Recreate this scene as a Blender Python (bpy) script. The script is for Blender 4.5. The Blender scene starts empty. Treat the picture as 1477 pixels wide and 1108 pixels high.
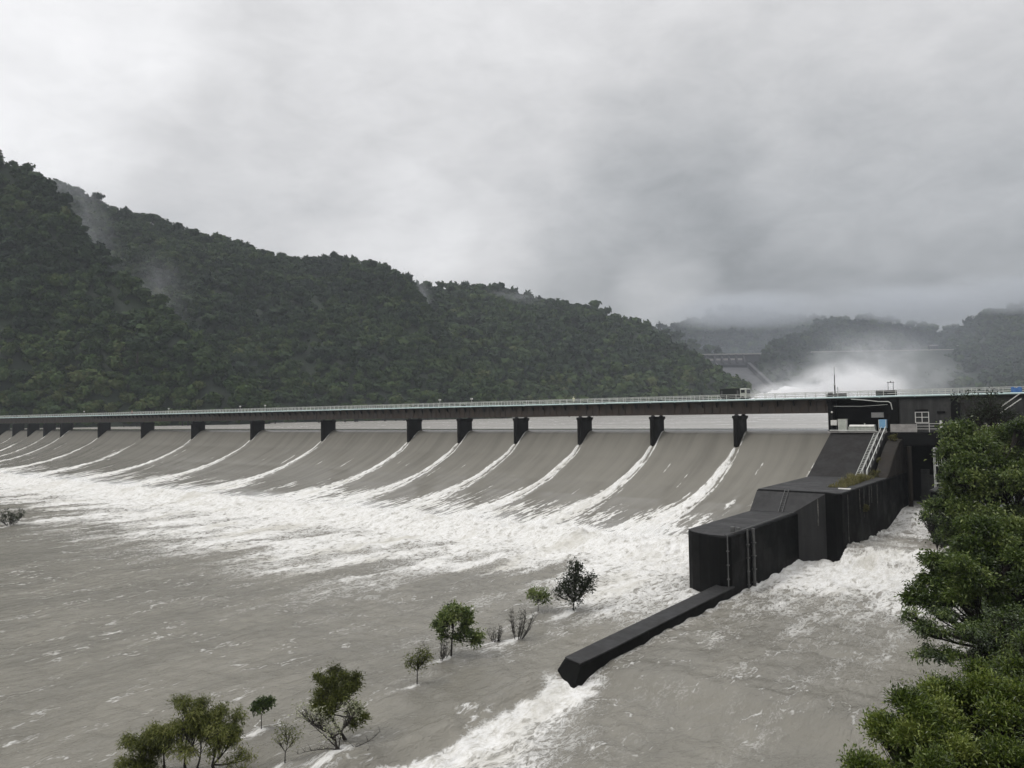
import bpy, bmesh, math, random
import numpy as np
from mathutils import Vector, Matrix

random.seed(11)
rng = np.random.default_rng(11)
SC = bpy.context.scene
COL = SC.collection
R = math.radians

# ------------------------------------------------------------------ camera
F_PX, W_PX, H_PX = 1110.0, 1477.0, 1108.0
PITCH, ROLL, CAM_Z = R(2.14), R(0.97), 22.0
cam_d = bpy.data.cameras.new('camera')
cam = bpy.data.objects.new('camera', cam_d)
COL.objects.link(cam)
cam_d.sensor_width = 36.0
cam_d.lens = F_PX / W_PX * 36.0
cam_d.clip_start = 0.5
cam_d.clip_end = 12000
CM = Matrix.Rotation(R(90) + PITCH, 4, 'X') @ Matrix.Rotation(-ROLL, 4, 'Z')
cam.matrix_world = Matrix.Translation((0, 0, CAM_Z)) @ CM
SC.camera = cam
_R3 = CM.to_3x3()


def ray(px, py):
    d = _R3 @ Vector(((px - W_PX / 2) / F_PX, -(py - H_PX / 2) / F_PX, -1.0))
    return d


def at(px, py, Y):
    """the point of the place seen at photo pixel px,py that lies Y metres ahead"""
    d = ray(px, py)
    k = Y / d.y
    return Vector((d.x * k, Y, CAM_Z + d.z * k))


def onz(px, py, z):
    d = ray(px, py)
    k = (z - CAM_Z) / d.z
    return Vector((d.x * k, d.y * k, z))


# the weir's own axes: e along the weir (towards the right bank), n upstream
CN, SN = 0.78801, 0.61566
YAW = -R(38.0)


def W(e, n, z=0.0):
    return Vector((SN * n + CN * e, CN * n - SN * e, z))


def EN(p):
    return (CN * p.x - SN * p.y, SN * p.x + CN * p.y)


# ------------------------------------------------------------------ noise
def _hash(ix, iy, seed):
    with np.errstate(over='ignore'):
        h = (ix.astype(np.int64).astype(np.uint32) * np.uint32(374761393)
             + iy.astype(np.int64).astype(np.uint32) * np.uint32(668265263)
             + np.uint32((seed * 974634777) & 0xffffffff))
        h = (h ^ (h >> np.uint32(13))) * np.uint32(1274126177)
        h = h ^ (h >> np.uint32(16))
    return (h & np.uint32(0xffff)).astype(np.float64) / 65535.0


def vnoise(x, y, seed=0):
    x = np.asarray(x, float); y = np.asarray(y, float)
    x, y = np.broadcast_arrays(x, y)
    ix = np.floor(x); iy = np.floor(y)
    fx = x - ix; fy = y - iy
    fx = fx * fx * fx * (fx * (fx * 6 - 15) + 10)
    fy = fy * fy * fy * (fy * (fy * 6 - 15) + 10)
    a = _hash(ix, iy, seed); b = _hash(ix + 1, iy, seed)
    c = _hash(ix, iy + 1, seed); d = _hash(ix + 1, iy + 1, seed)
    return (a * (1 - fx) + b * fx) * (1 - fy) + (c * (1 - fx) + d * fx) * fy


def fbm(x, y, octv=4, seed=0, gain=0.5):
    t = 0.0; amp = 1.0; tot = 0.0
    for k in range(octv):
        t = t + amp * vnoise(np.asarray(x) * 2 ** k + 17.3 * k, np.asarray(y) * 2 ** k - 9.1 * k, seed + k)
        tot += amp; amp *= gain
    return t / tot


def sst(a, b, x):
    t = np.clip((np.asarray(x, float) - a) / (b - a), 0, 1)
    return t * t * (3 - 2 * t)


# ------------------------------------------------------------------ materials
class NT:
    def __init__(self, tree):
        self.t = tree
        self.n = tree.nodes; self.l = tree.links

    def node(self, kind, **kw):
        nd = self.n.new(kind)
        for k, v in kw.items():
            if k in nd.inputs:
                self.put(nd.inputs[k], v)
            else:
                setattr(nd, k, v)
        return nd

    def put(self, sock, v):
        if hasattr(v, 'is_output'):
            self.l.new(v, sock)
        elif isinstance(v, (tuple, list)) and len(v) == 3 and sock.type == 'RGBA':
            sock.default_value = (*v, 1)
        else:
            sock.default_value = v

    def math(self, op, a, b=0.0, c=None, clamp=False):
        nd = self.n.new('ShaderNodeMath'); nd.operation = op; nd.use_clamp = clamp
        self.put(nd.inputs[0], a); self.put(nd.inputs[1], b)
        if c is not None:
            self.put(nd.inputs[2], c)
        return nd.outputs[0]

    def mix(self, f, a, b, blend='MIX'):
        nd = self.n.new('ShaderNodeMix'); nd.data_type = 'RGBA'; nd.blend_type = blend
        self.put(nd.inputs[0], f); self.put(nd.inputs[6], a); self.put(nd.inputs[7], b)
        return nd.outputs[2]

    def noise(self, vec, scale, detail=4, rough=0.55, dist=0.0, dim='3D'):
        nd = self.n.new('ShaderNodeTexNoise'); nd.noise_dimensions = dim
        if vec is not None:
            self.l.new(vec, nd.inputs['Vector'])
        nd.inputs['Scale'].default_value = scale
        nd.inputs['Detail'].default_value = detail
        nd.inputs['Roughness'].default_value = rough
        nd.inputs['Distortion'].default_value = dist
        return nd.outputs['Fac']

    def sstep(self, x, a, b, lo=0.0, hi=1.0):
        nd = self.n.new('ShaderNodeMapRange'); nd.interpolation_type = 'SMOOTHSTEP'
        self.put(nd.inputs['Value'], x)
        self.put(nd.inputs['From Min'], a); self.put(nd.inputs['From Max'], b)
        self.put(nd.inputs['To Min'], lo); self.put(nd.inputs['To Max'], hi)
        return nd.outputs[0]

    def mapping(self, vec, scale=(1, 1, 1), rot=(0, 0, 0), loc=(0, 0, 0)):
        nd = self.n.new('ShaderNodeMapping')
        self.l.new(vec, nd.inputs['Vector'])
        nd.inputs['Scale'].default_value = scale
        nd.inputs['Rotation'].default_value = rot
        nd.inputs['Location'].default_value = loc
        return nd.outputs[0]

    def attr(self, name):
        nd = self.n.new('ShaderNodeAttribute'); nd.attribute_name = name
        return nd.outputs['Fac']

    def coord(self, which='Object'):
        return self.n.new('ShaderNodeTexCoord').outputs[which]

    def bump(self, h, strength, dist, nrm=None):
        nd = self.n.new('ShaderNodeBump')
        self.put(nd.inputs['Strength'], strength); self.put(nd.inputs['Distance'], dist)
        self.l.new(h, nd.inputs['Height'])
        if nrm is not None:
            self.l.new(nrm, nd.inputs['Normal'])
        return nd.outputs[0]


def new_mat(name):
    m = bpy.data.materials.new(name); m.use_nodes = True
    m.node_tree.nodes.clear()
    return m, NT(m.node_tree)


def finish(nt, surf=None, vol=None):
    o = nt.n.new('ShaderNodeOutputMaterial')
    if surf is not None:
        nt.l.new(surf, o.inputs['Surface'])
    if vol is not None:
        nt.l.new(vol, o.inputs['Volume'])


def bsdf(nt, color, rough=0.6, normal=None, spec=0.5, metal=0.0, **kw):
    nd = nt.n.new('ShaderNodeBsdfPrincipled')
    nt.put(nd.inputs['Base Color'], color)
    nt.put(nd.inputs['Roughness'], rough)
    nt.put(nd.inputs['Specular IOR Level'], spec)
    nd.inputs['Metallic'].default_value = metal
    if normal is not None:
        nt.l.new(normal, nd.inputs['Normal'])
    for k, v in kw.items():
        nt.put(nd.inputs[k], v)
    return nd.outputs[0]


def worn(name, col, col2=None, scale=1.2, rough=0.6, spec=0.4, bump=0.02, metal=0.0, stretch=(1, 1, 1), contrast=(0.35, 0.7)):
    """a surface whose colour drifts between two tones, with fine relief"""
    m, nt = new_mat(name)
    if col2 is None:
        col2 = tuple(c * 0.6 for c in col)
    v = nt.mapping(nt.coord(), scale=stretch)
    a = nt.noise(v, scale, 6, 0.6)
    b = nt.noise(nt.coord(), scale * 9, 4, 0.6)
    f = nt.sstep(nt.math('ADD', nt.math('MULTIPLY', a, 0.75), nt.math('MULTIPLY', b, 0.25)), *contrast)
    c = nt.mix(f, col2, col)
    nrm = nt.bump(b, 0.6, bump)
    finish(nt, bsdf(nt, c, nt.sstep(a, 0.3, 0.7, rough * 0.75, min(1, rough * 1.2)), nrm, spec, metal))
    return m


def wet_concrete(name, col, col2, spec=0.2, algae=(0.010, 0.013, 0.007), runs=0.0):
    m, nt = new_mat(name)
    oc = nt.coord()
    a = nt.noise(oc, 0.35, 6, 0.6)
    s = nt.noise(nt.mapping(oc, scale=(1.6, 1.6, 0.12)), 1.0, 5, 0.6)
    g = nt.noise(oc, 6.0, 5, 0.65)
    f = nt.sstep(nt.math('ADD', nt.math('MULTIPLY', a, 0.5), nt.math('MULTIPLY', s, 0.5)), 0.38, 0.66)
    c = nt.mix(f, col2, col)
    c = nt.mix(nt.sstep(nt.noise(oc, 0.8, 5, 0.7), 0.55, 0.72, 0, 0.6), c, algae)
    c = nt.mix(nt.sstep(g, 0.62, 0.8, 0, 0.35), c, tuple(min(1, x * 2.2) for x in col))
    if runs > 0:
        rn = nt.noise(nt.mapping(oc, scale=(2.6, 2.6, 0.07)), 1.0, 4, 0.7)
        rk = nt.math('MULTIPLY', nt.sstep(rn, 0.64, 0.74, 0, 0.8), nt.sstep(nt.noise(oc, 0.5, 4, 0.6), 0.42, 0.6))
        c = nt.mix(rk, c, (runs, runs * 0.97, runs * 0.92))
    # pour joints every 3 m
    sep = nt.node('ShaderNodeSeparateXYZ'); nt.l.new(oc, sep.inputs[0])
    j = nt.math('ABSOLUTE', nt.math('SUBTRACT', nt.math('FRACT', nt.math('DIVIDE', sep.outputs[2], 2.7)), 0.5))
    jj = nt.sstep(j, 0.0, 0.012, 1, 0)
    h = nt.math('SUBTRACT', nt.math('MULTIPLY', g, 0.5), jj)
    nrm = nt.bump(h, 0.5, 0.03)
    finish(nt, bsdf(nt, c, nt.sstep(a, 0.3, 0.7, 0.5, 0.85), nrm, spec))
    return m


def leaf_mat(name, cols, trans=0.25, rough=0.45, spec=0.4):
    m, nt = new_mat(name)
    t = nt.attr('tint')
    rp = nt.n.new('ShaderNodeValToRGB')
    nt.l.new(t, rp.inputs[0])
    el = rp.color_ramp.elements
    el[0].position = 0.0; el[0].color = (*cols[0], 1)
    el[1].position = 1.0; el[1].color = (*cols[-1], 1)
    for k in range(1, len(cols) - 1):
        e = el.new(k / (len(cols) - 1)); e.color = (*cols[k], 1)
    b = bsdf(nt, rp.outputs[0], rough, None, spec)
    tr = nt.n.new('ShaderNodeBsdfTranslucent'); nt.l.new(rp.outputs[0], tr.inputs[0])
    mx = nt.n.new('ShaderNodeMixShader'); mx.inputs[0].default_value = trans
    nt.l.new(b, mx.inputs[1]); nt.l.new(tr.outputs[0], mx.inputs[2])
    finish(nt, mx.outputs[0])
    return m


M = {}
M['wall'] = wet_concrete('wet_black_concrete', (0.0065, 0.0065, 0.0062), (0.0025, 0.0025, 0.0025), algae=(0.004, 0.0055, 0.0034), spec=0.08, runs=0.05)
M['ledge'] = wet_concrete('wet_ledge_sheen_concrete', (0.034, 0.033, 0.033), (0.015, 0.015, 0.0155), spec=0.35)  # paler than the walls: reflecting sheen of wet tops put into the colour
M['slope'] = wet_concrete('stained_slope_concrete', (0.027, 0.025, 0.024), (0.015, 0.014, 0.0135), spec=0.15)
M['buttress'] = wet_concrete('brown_concrete', (0.032, 0.027, 0.022), (0.015, 0.013, 0.011), spec=0.15)
M['pier'] = wet_concrete('pier_concrete', (0.014, 0.012, 0.011), (0.005, 0.005, 0.005), spec=0.12)
M['grey'] = wet_concrete('grey_building_concrete', (0.065, 0.065, 0.062), (0.035, 0.035, 0.034), algae=(0.025, 0.025, 0.023), spec=0.15)
M['pale'] = worn('pale_parapet', (0.36, 0.34, 0.32), (0.22, 0.21, 0.2))
M['dark'] = worn('dark_parts_and_gate_shade', (0.008, 0.0078, 0.0078), (0.004, 0.004, 0.004), spec=0.1)  # near-black for dark parts; also paints the shade inside the gate opening
M['girder'] = worn('rusty_brown_steel', (0.066, 0.047, 0.034), (0.034, 0.026, 0.021), scale=0.5, rough=0.55)
M['bracket'] = worn('dark_steel', (0.02, 0.02, 0.02), (0.012, 0.012, 0.012))
M['deck'] = worn('deck_edge', (0.035, 0.05, 0.045), (0.02, 0.03, 0.028))
M['pipe'] = worn('pale_teal_pipe', (0.62, 0.72, 0.70), (0.48, 0.62, 0.61), scale=0.25, rough=0.45)
M['rail'] = worn('galvanised_rail', (0.66, 0.67, 0.63), (0.46, 0.47, 0.44), rough=0.45)
M['white'] = worn('white_paint', (0.74, 0.73, 0.70), (0.55, 0.54, 0.5), rough=0.4)
M['drain'] = worn('grey_drain_pipe', (0.13, 0.13, 0.125), (0.06, 0.06, 0.06), rough=0.5)
M['lime'] = worn('pale_lime_crust', (0.22, 0.21, 0.19), (0.05, 0.05, 0.047), scale=3.0, rough=0.8)
M['blue'] = worn('blue_paint', (0.22, 0.42, 0.60), (0.16, 0.32, 0.5), rough=0.45)
M['tarp'] = worn('bright_blue_sheet', (0.08, 0.20, 0.46), (0.05, 0.13, 0.33), rough=0.5)
M['glass'] = worn('dark_glass', (0.02, 0.024, 0.027), (0.014, 0.016, 0.018), rough=0.08, spec=0.6)
M['tank'] = worn('pale_tank', (0.52, 0.53, 0.48), (0.36, 0.38, 0.33), rough=0.4)
M['rubber'] = worn('black_rubber', (0.012, 0.012, 0.012), (0.008, 0.008, 0.008), rough=0.8)
M['truck'] = worn('black_green_truck_body', (0.012, 0.016, 0.014), (0.008, 0.01, 0.009), rough=0.4)
M['skin'] = worn('skin', (0.45, 0.28, 0.2), (0.4, 0.24, 0.17))
M['raincoat'] = worn('pale_yellow_raincoat', (0.72, 0.72, 0.5), (0.6, 0.6, 0.4), rough=0.35)
M['redcoat'] = worn('pink_raincoat', (0.5, 0.22, 0.2), (0.4, 0.17, 0.15), rough=0.4)
M['trousers'] = worn('dark_trousers', (0.02, 0.022, 0.03), (0.014, 0.015, 0.02), rough=0.8)
M['bark'] = worn('dark_wet_bark', (0.035, 0.028, 0.022), (0.015, 0.012, 0.01), scale=6, rough=0.8)
M['farconc'] = worn('far_concrete', (0.06, 0.061, 0.064), (0.045, 0.046, 0.049), scale=0.03)
M['fardark'] = worn('far_dark_concrete', (0.04, 0.04, 0.044), (0.028, 0.028, 0.031), scale=0.03)
M['embank'] = worn('grassed_embankment', (0.032, 0.040, 0.028), (0.018, 0.024, 0.018), scale=0.02, rough=0.9)
M['roof'] = worn('grey_roof', (0.16, 0.16, 0.17), (0.1, 0.1, 0.11), scale=0.3)
M['soil'] = worn('dark_soil', (0.03, 0.03, 0.018), (0.015, 0.016, 0.009), scale=0.6, rough=0.9, bump=0.1)
M['hill'] = worn('hill_undergrowth', (0.018, 0.030, 0.013), (0.010, 0.017, 0.009), scale=0.05, rough=0.95, bump=0.4)
M['forest'] = leaf_mat('forest_leaves', [(0.0112, 0.0224, 0.0134), (0.0202, 0.0381, 0.0168), (0.0314, 0.0560, 0.0190), (0.0515, 0.0829, 0.0224), (0.0806, 0.0963, 0.0358)], 0.12, 0.7, 0.15)
M['leaf'] = leaf_mat('broad_leaves', [(0.0182, 0.0312, 0.0078), (0.0442, 0.0715, 0.0143), (0.0910, 0.1365, 0.0260), (0.1950, 0.2340, 0.0715)], 0.25, 0.33, 0.5)
M['leaf_bush'] = leaf_mat('bush_leaves', [(0.0230, 0.0357, 0.0078), (0.0552, 0.0866, 0.0130), (0.1150, 0.1593, 0.0234), (0.2301, 0.2675, 0.0650)], 0.28, 0.36, 0.5)
M['leaf_olive'] = leaf_mat('willow_leaves', [(0.0495, 0.0572, 0.0110), (0.0935, 0.1100, 0.0198), (0.1430, 0.1595, 0.0330), (0.2200, 0.2200, 0.0770)], 0.3, 0.5, 0.3)
M['leaf_dark'] = leaf_mat('dark_shrub_leaves', [(0.018, 0.024, 0.012), (0.03, 0.04, 0.02), (0.05, 0.06, 0.03)], 0.2, 0.5, 0.3)
M['leaf_pale'] = leaf_mat('pale_leaf_undersides', [(0.10, 0.12, 0.05), (0.30, 0.31, 0.2), (0.5, 0.5, 0.38)], 0.25, 0.5, 0.3)
M['grass'] = leaf_mat('dry_grass', [(0.07, 0.075, 0.02), (0.14, 0.13, 0.045), (0.2, 0.17, 0.08)], 0.25, 0.7, 0.2)
M['sprayw'] = None


# ------------------------------------------------------------------ mesh building
class MB:
    def __init__(self):
        self.v = []; self.f = []

    def add(self, vs, fs):
        o = len(self.v)
        self.v.extend(tuple(p) for p in vs)
        self.f.extend(tuple(i + o for i in f) for f in fs)
        return self

    def box(self, x0, x1, y0, y1, z0, z1):
        vs = [(x0, y0, z0), (x1, y0, z0), (x1, y1, z0), (x0, y1, z0), (x0, y0, z1), (x1, y0, z1), (x1, y1, z1), (x0, y1, z1)]
        return self.add(vs, [(0, 3, 2, 1), (4, 5, 6, 7), (0, 1, 5, 4), (1, 2, 6, 5), (2, 3, 7, 6), (3, 0, 4, 7)])

    def prism(self, plan, z0, z1):
        """plan polygon (counter-clockwise) extruded in z"""
        n = len(plan)
        vs = [(x, y, z0) for x, y in plan] + [(x, y, z1) for x, y in plan]
        fs = [tuple(range(n - 1, -1, -1)), tuple(range(n, 2 * n))]
        for i in range(n):
            j = (i + 1) % n
            fs.append((i, j, n + j, n + i))
        return self.add(vs, fs)

    def profile(self, prof, x0, x1):
        """(y,z) polygon extruded along x"""
        n = len(prof)
        vs = [(x0, y, z) for y, z in prof] + [(x1, y, z) for y, z in prof]
        fs = [tuple(range(n - 1, -1, -1)), tuple(range(n, 2 * n))]
        for i in range(n):
            j = (i + 1) % n
            fs.append((i, j, n + j, n + i))
        return self.add(vs, fs)

    def tube(self, pts, rad, sides=6, cap=True):
        pts = [Vector(p) for p in pts]
        m = len(pts)
        if not isinstance(rad, (list, tuple)):
            rad = [rad] * m
        base = len(self.v)
        up = Vector((0, 0, 1))
        prev = None
        for i, p in enumerate(pts):
            d = (pts[min(i + 1, m - 1)] - pts[max(i - 1, 0)])
            if d.length < 1e-9:
                d = Vector((0, 0, 1))
            d.normalize()
            ref = prev if prev is not None else (up if abs(d.z) < 0.9 else Vector((1, 0, 0)))
            a = ref - d * ref.dot(d)
            if a.length < 1e-6:
                a = d.orthogonal()
            a.normalize(); prev = a
            b = d.cross(a)
            for k in range(sides):
                t = 2 * math.pi * k / sides
                self.v.append(tuple(p + (a * math.cos(t) + b * math.sin(t)) * rad[i]))
        for i in range(m - 1):
            for k in range(sides):
                k2 = (k + 1) % sides
                self.f.append((base + i * sides + k, base + i * sides + k2, base + (i + 1) * sides + k2, base + (i + 1) * sides + k))
        if cap:
            self.f.append(tuple(base + k for k in range(sides - 1, -1, -1)))
            self.f.append(tuple(base + (m - 1) * sides + k for k in range(sides)))
        return self

    def ball(self, c, r, seg=10, rings=6, sz=1.0):
        base = len(self.v)
        c = Vector(c)
        for i in range(rings + 1):
            ph = math.pi * i / rings
            for k in range(seg):
                t = 2 * math.pi * k / seg
                self.v.append((c.x + r * math.sin(ph) * math.cos(t), c.y + r * math.sin(ph) * math.sin(t), c.z + r * sz * math.cos(ph)))
        for i in range(rings):
            for k in range(seg):
                k2 = (k + 1) % seg
                self.f.append((base + i * seg + k, base + (i + 1) * seg + k, base + (i + 1) * seg + k2, base + i * seg + k2))
        return self

    def build(self, name, mat, parent=None, bevel=0.0, smooth=False, loc=None, rz=None):
        me = bpy.data.meshes.new(name)
        me.from_pydata(self.v, [], self.f)
        bm = bmesh.new(); bm.from_mesh(me)
        bmesh.ops.remove_doubles(bm, verts=bm.verts, dist=1e-5)
        bmesh.ops.recalc_face_normals(bm, faces=bm.faces)
        bm.to_mesh(me); bm.free()
        if smooth:
            me.polygons.foreach_set('use_smooth', [True] * len(me.polygons))
        o = bpy.data.objects.new(name, me)
        COL.objects.link(o)
        me.materials.append(mat)
        if parent is not None:
            o.parent = parent
        if loc is not None:
            o.location = loc
        if rz is not None:
            o.rotation_euler = (0, 0, rz)
        if bevel > 0:
            md = o.modifiers.new('bevel', 'BEVEL'); md.width = bevel; md.segments = 2
            md.limit_method = 'ANGLE'; md.angle_limit = R(35)
        return o


def np_mesh(name, verts, faces, mat, attrs=None, smooth=True, parent=None):
    """one mesh object from numpy arrays; faces is an (F,k) array"""
    verts = np.ascontiguousarray(verts, np.float32)
    faces = np.ascontiguousarray(faces, np.int32)
    me = bpy.data.meshes.new(name)
    nv, (nf, k) = len(verts), faces.shape
    me.vertices.add(nv); me.vertices.foreach_set('co', verts.ravel())
    me.loops.add(nf * k); me.loops.foreach_set('vertex_index', faces.ravel())
    me.polygons.add(nf)
    me.polygons.foreach_set('loop_start', np.arange(0, nf * k, k, dtype=np.int32))
    me.polygons.foreach_set('use_smooth', np.full(nf, smooth))
    me.update(calc_edges=True)
    for an, arr in (attrs or {}).items():
        a = me.attributes.new(an, 'FLOAT', 'POINT')
        a.data.foreach_set('value', np.ascontiguousarray(arr, np.float32).ravel())
    me.materials.append(mat)
    o = bpy.data.objects.new(name, me)
    COL.objects.link(o)
    if parent is not None:
        o.parent = parent
    return o


def grid_faces(nr, nc):
    i = np.arange(nr - 1)[:, None] * nc + np.arange(nc - 1)[None, :]
    i = i.ravel()
    return np.stack([i, i + 1, i + nc + 1, i + nc], 1)


def tag(o, label=None, cat=None, group=None, kind=None):
    if label:
        o['label'] = label
    if cat:
        o['category'] = cat
    if group:
        o['group'] = group
    if kind:
        o['kind'] = kind
    return o


def thing(name, label, cat, loc=(0, 0, 0), rz=0.0, group=None):
    o = bpy.data.objects.new(name, None)
    COL.objects.link(o)
    o.location = loc; o.rotation_euler = (0, 0, rz)
    return tag(o, label, cat, group)


def copy_tree(o, parent=None):
    c = o.copy(); COL.objects.link(c); c.parent = parent
    for ch in list(o.children):
        copy_tree(ch, c)
    return c

# ------------------------------------------------------------------ sky, sun, haze
def build_sky():
    w = bpy.data.worlds.new('World'); SC.world = w; w.use_nodes = True
    w.node_tree.nodes.clear()
    nt = NT(w.node_tree)
    sky = nt.node('ShaderNodeTexSky'); sky.sky_type = 'NISHITA'; sky.sun_disc = False
    sky.sun_elevation = SUN_EL; sky.sun_rotation = SUN_AZ
    sky.air_density = 1.2; sky.dust_density = 3.0
    gen = nt.coord('Generated')
    sep = nt.node('ShaderNodeSeparateXYZ'); nt.l.new(gen, sep.inputs[0])
    z = nt.math('MAXIMUM', sep.outputs[2], 0.0)
    k = nt.math('DIVIDE', 1.0, nt.math('ADD', z, 0.42))
    com = nt.node('ShaderNodeCombineXYZ')
    nt.l.new(nt.math('MULTIPLY', sep.outputs[0], k), com.inputs[0])
    nt.l.new(nt.math('MULTIPLY', sep.outputs[1], k), com.inputs[1])
    nt.l.new(nt.math('MULTIPLY', z, 1.5), com.inputs[2])
    v = com.outputs[0]
    big = nt.noise(v, 1.6, 3, 0.5, 0.4)
    mid = nt.noise(v, 4.2, 7, 0.55, 0.5)
    fine = nt.noise(v, 11.0, 8, 0.6, 0.3)
    # an overcast dome: brighter towards the zenith
    g = nt.n.new('ShaderNodeFloatCurve')
    c = g.mapping.curves[0]
    for p, q in ((0.03, 0.40), (0.09, 0.45), (0.16, 0.56), (0.25, 0.66), (0.36, 0.71), (0.48, 0.76)):
        c.points.new(p, q)
    c.points[0].location = (0, 0.38)
    c.points[-1].location = (1, 1.95)
    g.mapping.update()
    nt.l.new(z, g.inputs['Value'])
    lum = g.outputs[0]

    wn = nt.node('ShaderNodeTexNoise'); nt.l.new(gen, wn.inputs['Vector']); wn.inputs['Scale'].default_value = 3.2; wn.inputs['Detail'].default_value = 4
    wv = nt.node('ShaderNodeVectorMath'); wv.operation = 'MULTIPLY_ADD'
    nt.l.new(wn.outputs['Color'], wv.inputs[0]); wv.inputs[1].default_value = (0.22, 0.22, 0.22)
    ws = nt.node('ShaderNodeVectorMath'); ws.operation = 'SUBTRACT'
    nt.l.new(gen, ws.inputs[0]); ws.inputs[1].default_value = (0.11, 0.11, 0.11)
    nt.l.new(ws.outputs[0], wv.inputs[2])
    nm = nt.node('ShaderNodeVectorMath'); nm.operation = 'NORMALIZE'; nt.l.new(wv.outputs[0], nm.inputs[0])

    def blob(px, py, width, amount):
        d = ray(px, py).normalized()
        dp = nt.node('ShaderNodeVectorMath'); dp.operation = 'DOT_PRODUCT'
        nt.l.new(nm.outputs[0], dp.inputs[0]); dp.inputs[1].default_value = d
        return nt.sstep(dp.outputs['Value'], math.cos(R(width)), 1.0, 0.0, amount)
    add = 0.0
    for px, py, wd, am in SKY_BLOBS:
        b = blob(px, py, wd, am)
        add = b if isinstance(add, float) else nt.math('ADD', add, b)
    n1 = nt.math('MULTIPLY', nt.math('SUBTRACT', mid, 0.5), 0.38)
    n2 = nt.math('MULTIPLY', nt.math('SUBTRACT', fine, 0.5), 0.36)
    n0 = nt.math('MULTIPLY', nt.math('SUBTRACT', big, 0.5), 0.12)
    mod = nt.math('ADD', nt.math('ADD', n1, n2), nt.math('ADD', n0, add))
    br = nt.math('MULTIPLY', lum, nt.math('ADD', 1.0, mod))
    br = nt.math('MAXIMUM', br, 0.05)
    # thin places let whiter light through, thick ones are cooler
    tone = nt.mix(nt.sstep(br, 0.2, 0.75), (0.955, 0.995, 1.03), (1.0, 0.995, 1.005))
    col = nt.node('ShaderNodeVectorMath'); col.operation = 'SCALE'
    nt.l.new(tone, col.inputs[0]); nt.l.new(nt.math('MULTIPLY', br, 10.0), col.inputs['Scale'])
    cloudy = nt.mix(0.97, sky.outputs[0], col.outputs[0])
    bg = nt.node('ShaderNodeBackground'); bg.inputs['Strength'].default_value = 0.1
    nt.l.new(cloudy, bg.inputs[0])
    o = nt.node('ShaderNodeOutputWorld'); nt.l.new(bg.outputs[0], o.inputs[0])


SUN_EL, SUN_AZ = R(54), R(-112)
SKY_BLOBS = [(30, 0, 13, 0.30), (10, 190, 8, 0.20), (1290, 500, 30, -0.46), (900, 440, 26, -0.08),
             (1330, 190, 15, 0.18), (690, 60, 16, 0.06), (670, 385, 7, 0.22), (560, 350, 6, 0.25), (950, 462, 5, 0.30)]
build_sky()
sd = bpy.data.lights.new('sun', 'SUN'); sd.energy = 1.1; sd.angle = R(14); sd.color = (1.0, 0.97, 0.93)
sun = bpy.data.objects.new('sun', sd); COL.objects.link(sun)
sdir = Vector((math.sin(SUN_AZ) * math.cos(SUN_EL), math.cos(SUN_AZ) * math.cos(SUN_EL), math.sin(SUN_EL)))
sun.rotation_euler = sdir.to_track_quat('Z', 'Y').to_euler()


def volume_mat(name, color, density, noise=None, aniso=0.1):
    """even haze, or (noise = (scale, lo, hi, softness of the rim)) drifting mist that thins to nothing at its rim"""
    m, nt = new_mat(name)
    pv = nt.n.new('ShaderNodeVolumePrincipled')
    pv.inputs['Color'].default_value = (*color, 1)
    pv.inputs['Anisotropy'].default_value = aniso
    if noise is None:
        pv.inputs['Density'].default_value = density
        m.cycles.homogeneous_volume = True
    else:
        sc, lo, hi, rim = noise
        oc = nt.coord()
        ln = nt.node('ShaderNodeVectorMath'); ln.operation = 'LENGTH'
        nt.l.new(oc, ln.inputs[0])
        n = nt.noise(oc, sc, 5, 0.6, 0.6)
        fall = nt.sstep(ln.outputs['Value'], rim, 1.0, 1, 0)
        d = nt.math('MULTIPLY', nt.sstep(n, lo, hi), fall)
        nt.l.new(nt.math('MULTIPLY', d, density), pv.inputs['Density'])
    finish(nt, vol=pv.outputs[0])
    return m


def puff(name, centre, radii, mat, label, rot=(0, 0, 0), cat='mist'):
    """an ellipsoid of drifting mist"""
    mb = MB().ball((0, 0, 0), 1.0, 16, 10)
    o = mb.build(name, mat, smooth=True)
    o.location = centre; o.scale = radii; o.rotation_euler = rot
    return tag(o, label, cat, kind='stuff')


hz = MB().box(-2100, 2100, -320, 2250, -10, 640).build('haze', volume_mat('thin_wet_air', (0.86, 0.92, 1.0), 0.00011))
tag(hz, 'thin grey wet haze filling the valley', 'haze', kind='stuff')

# ------------------------------------------------------------------ water
E0, PITCH_E = -63.3, 19.7          # first pier, pier spacing along the weir
PIER_T = [0, 1, 2, 3, 4, 5, 7, 9, 11, 13, 15, 17, 18, 19, 20, 21, 22]
PIER_E = [E0 - PITCH_E * t for t in PIER_T]

TREE_WAKES = []                    # (e, n, size) where flood water parts round a trunk; filled before the river is made


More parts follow.
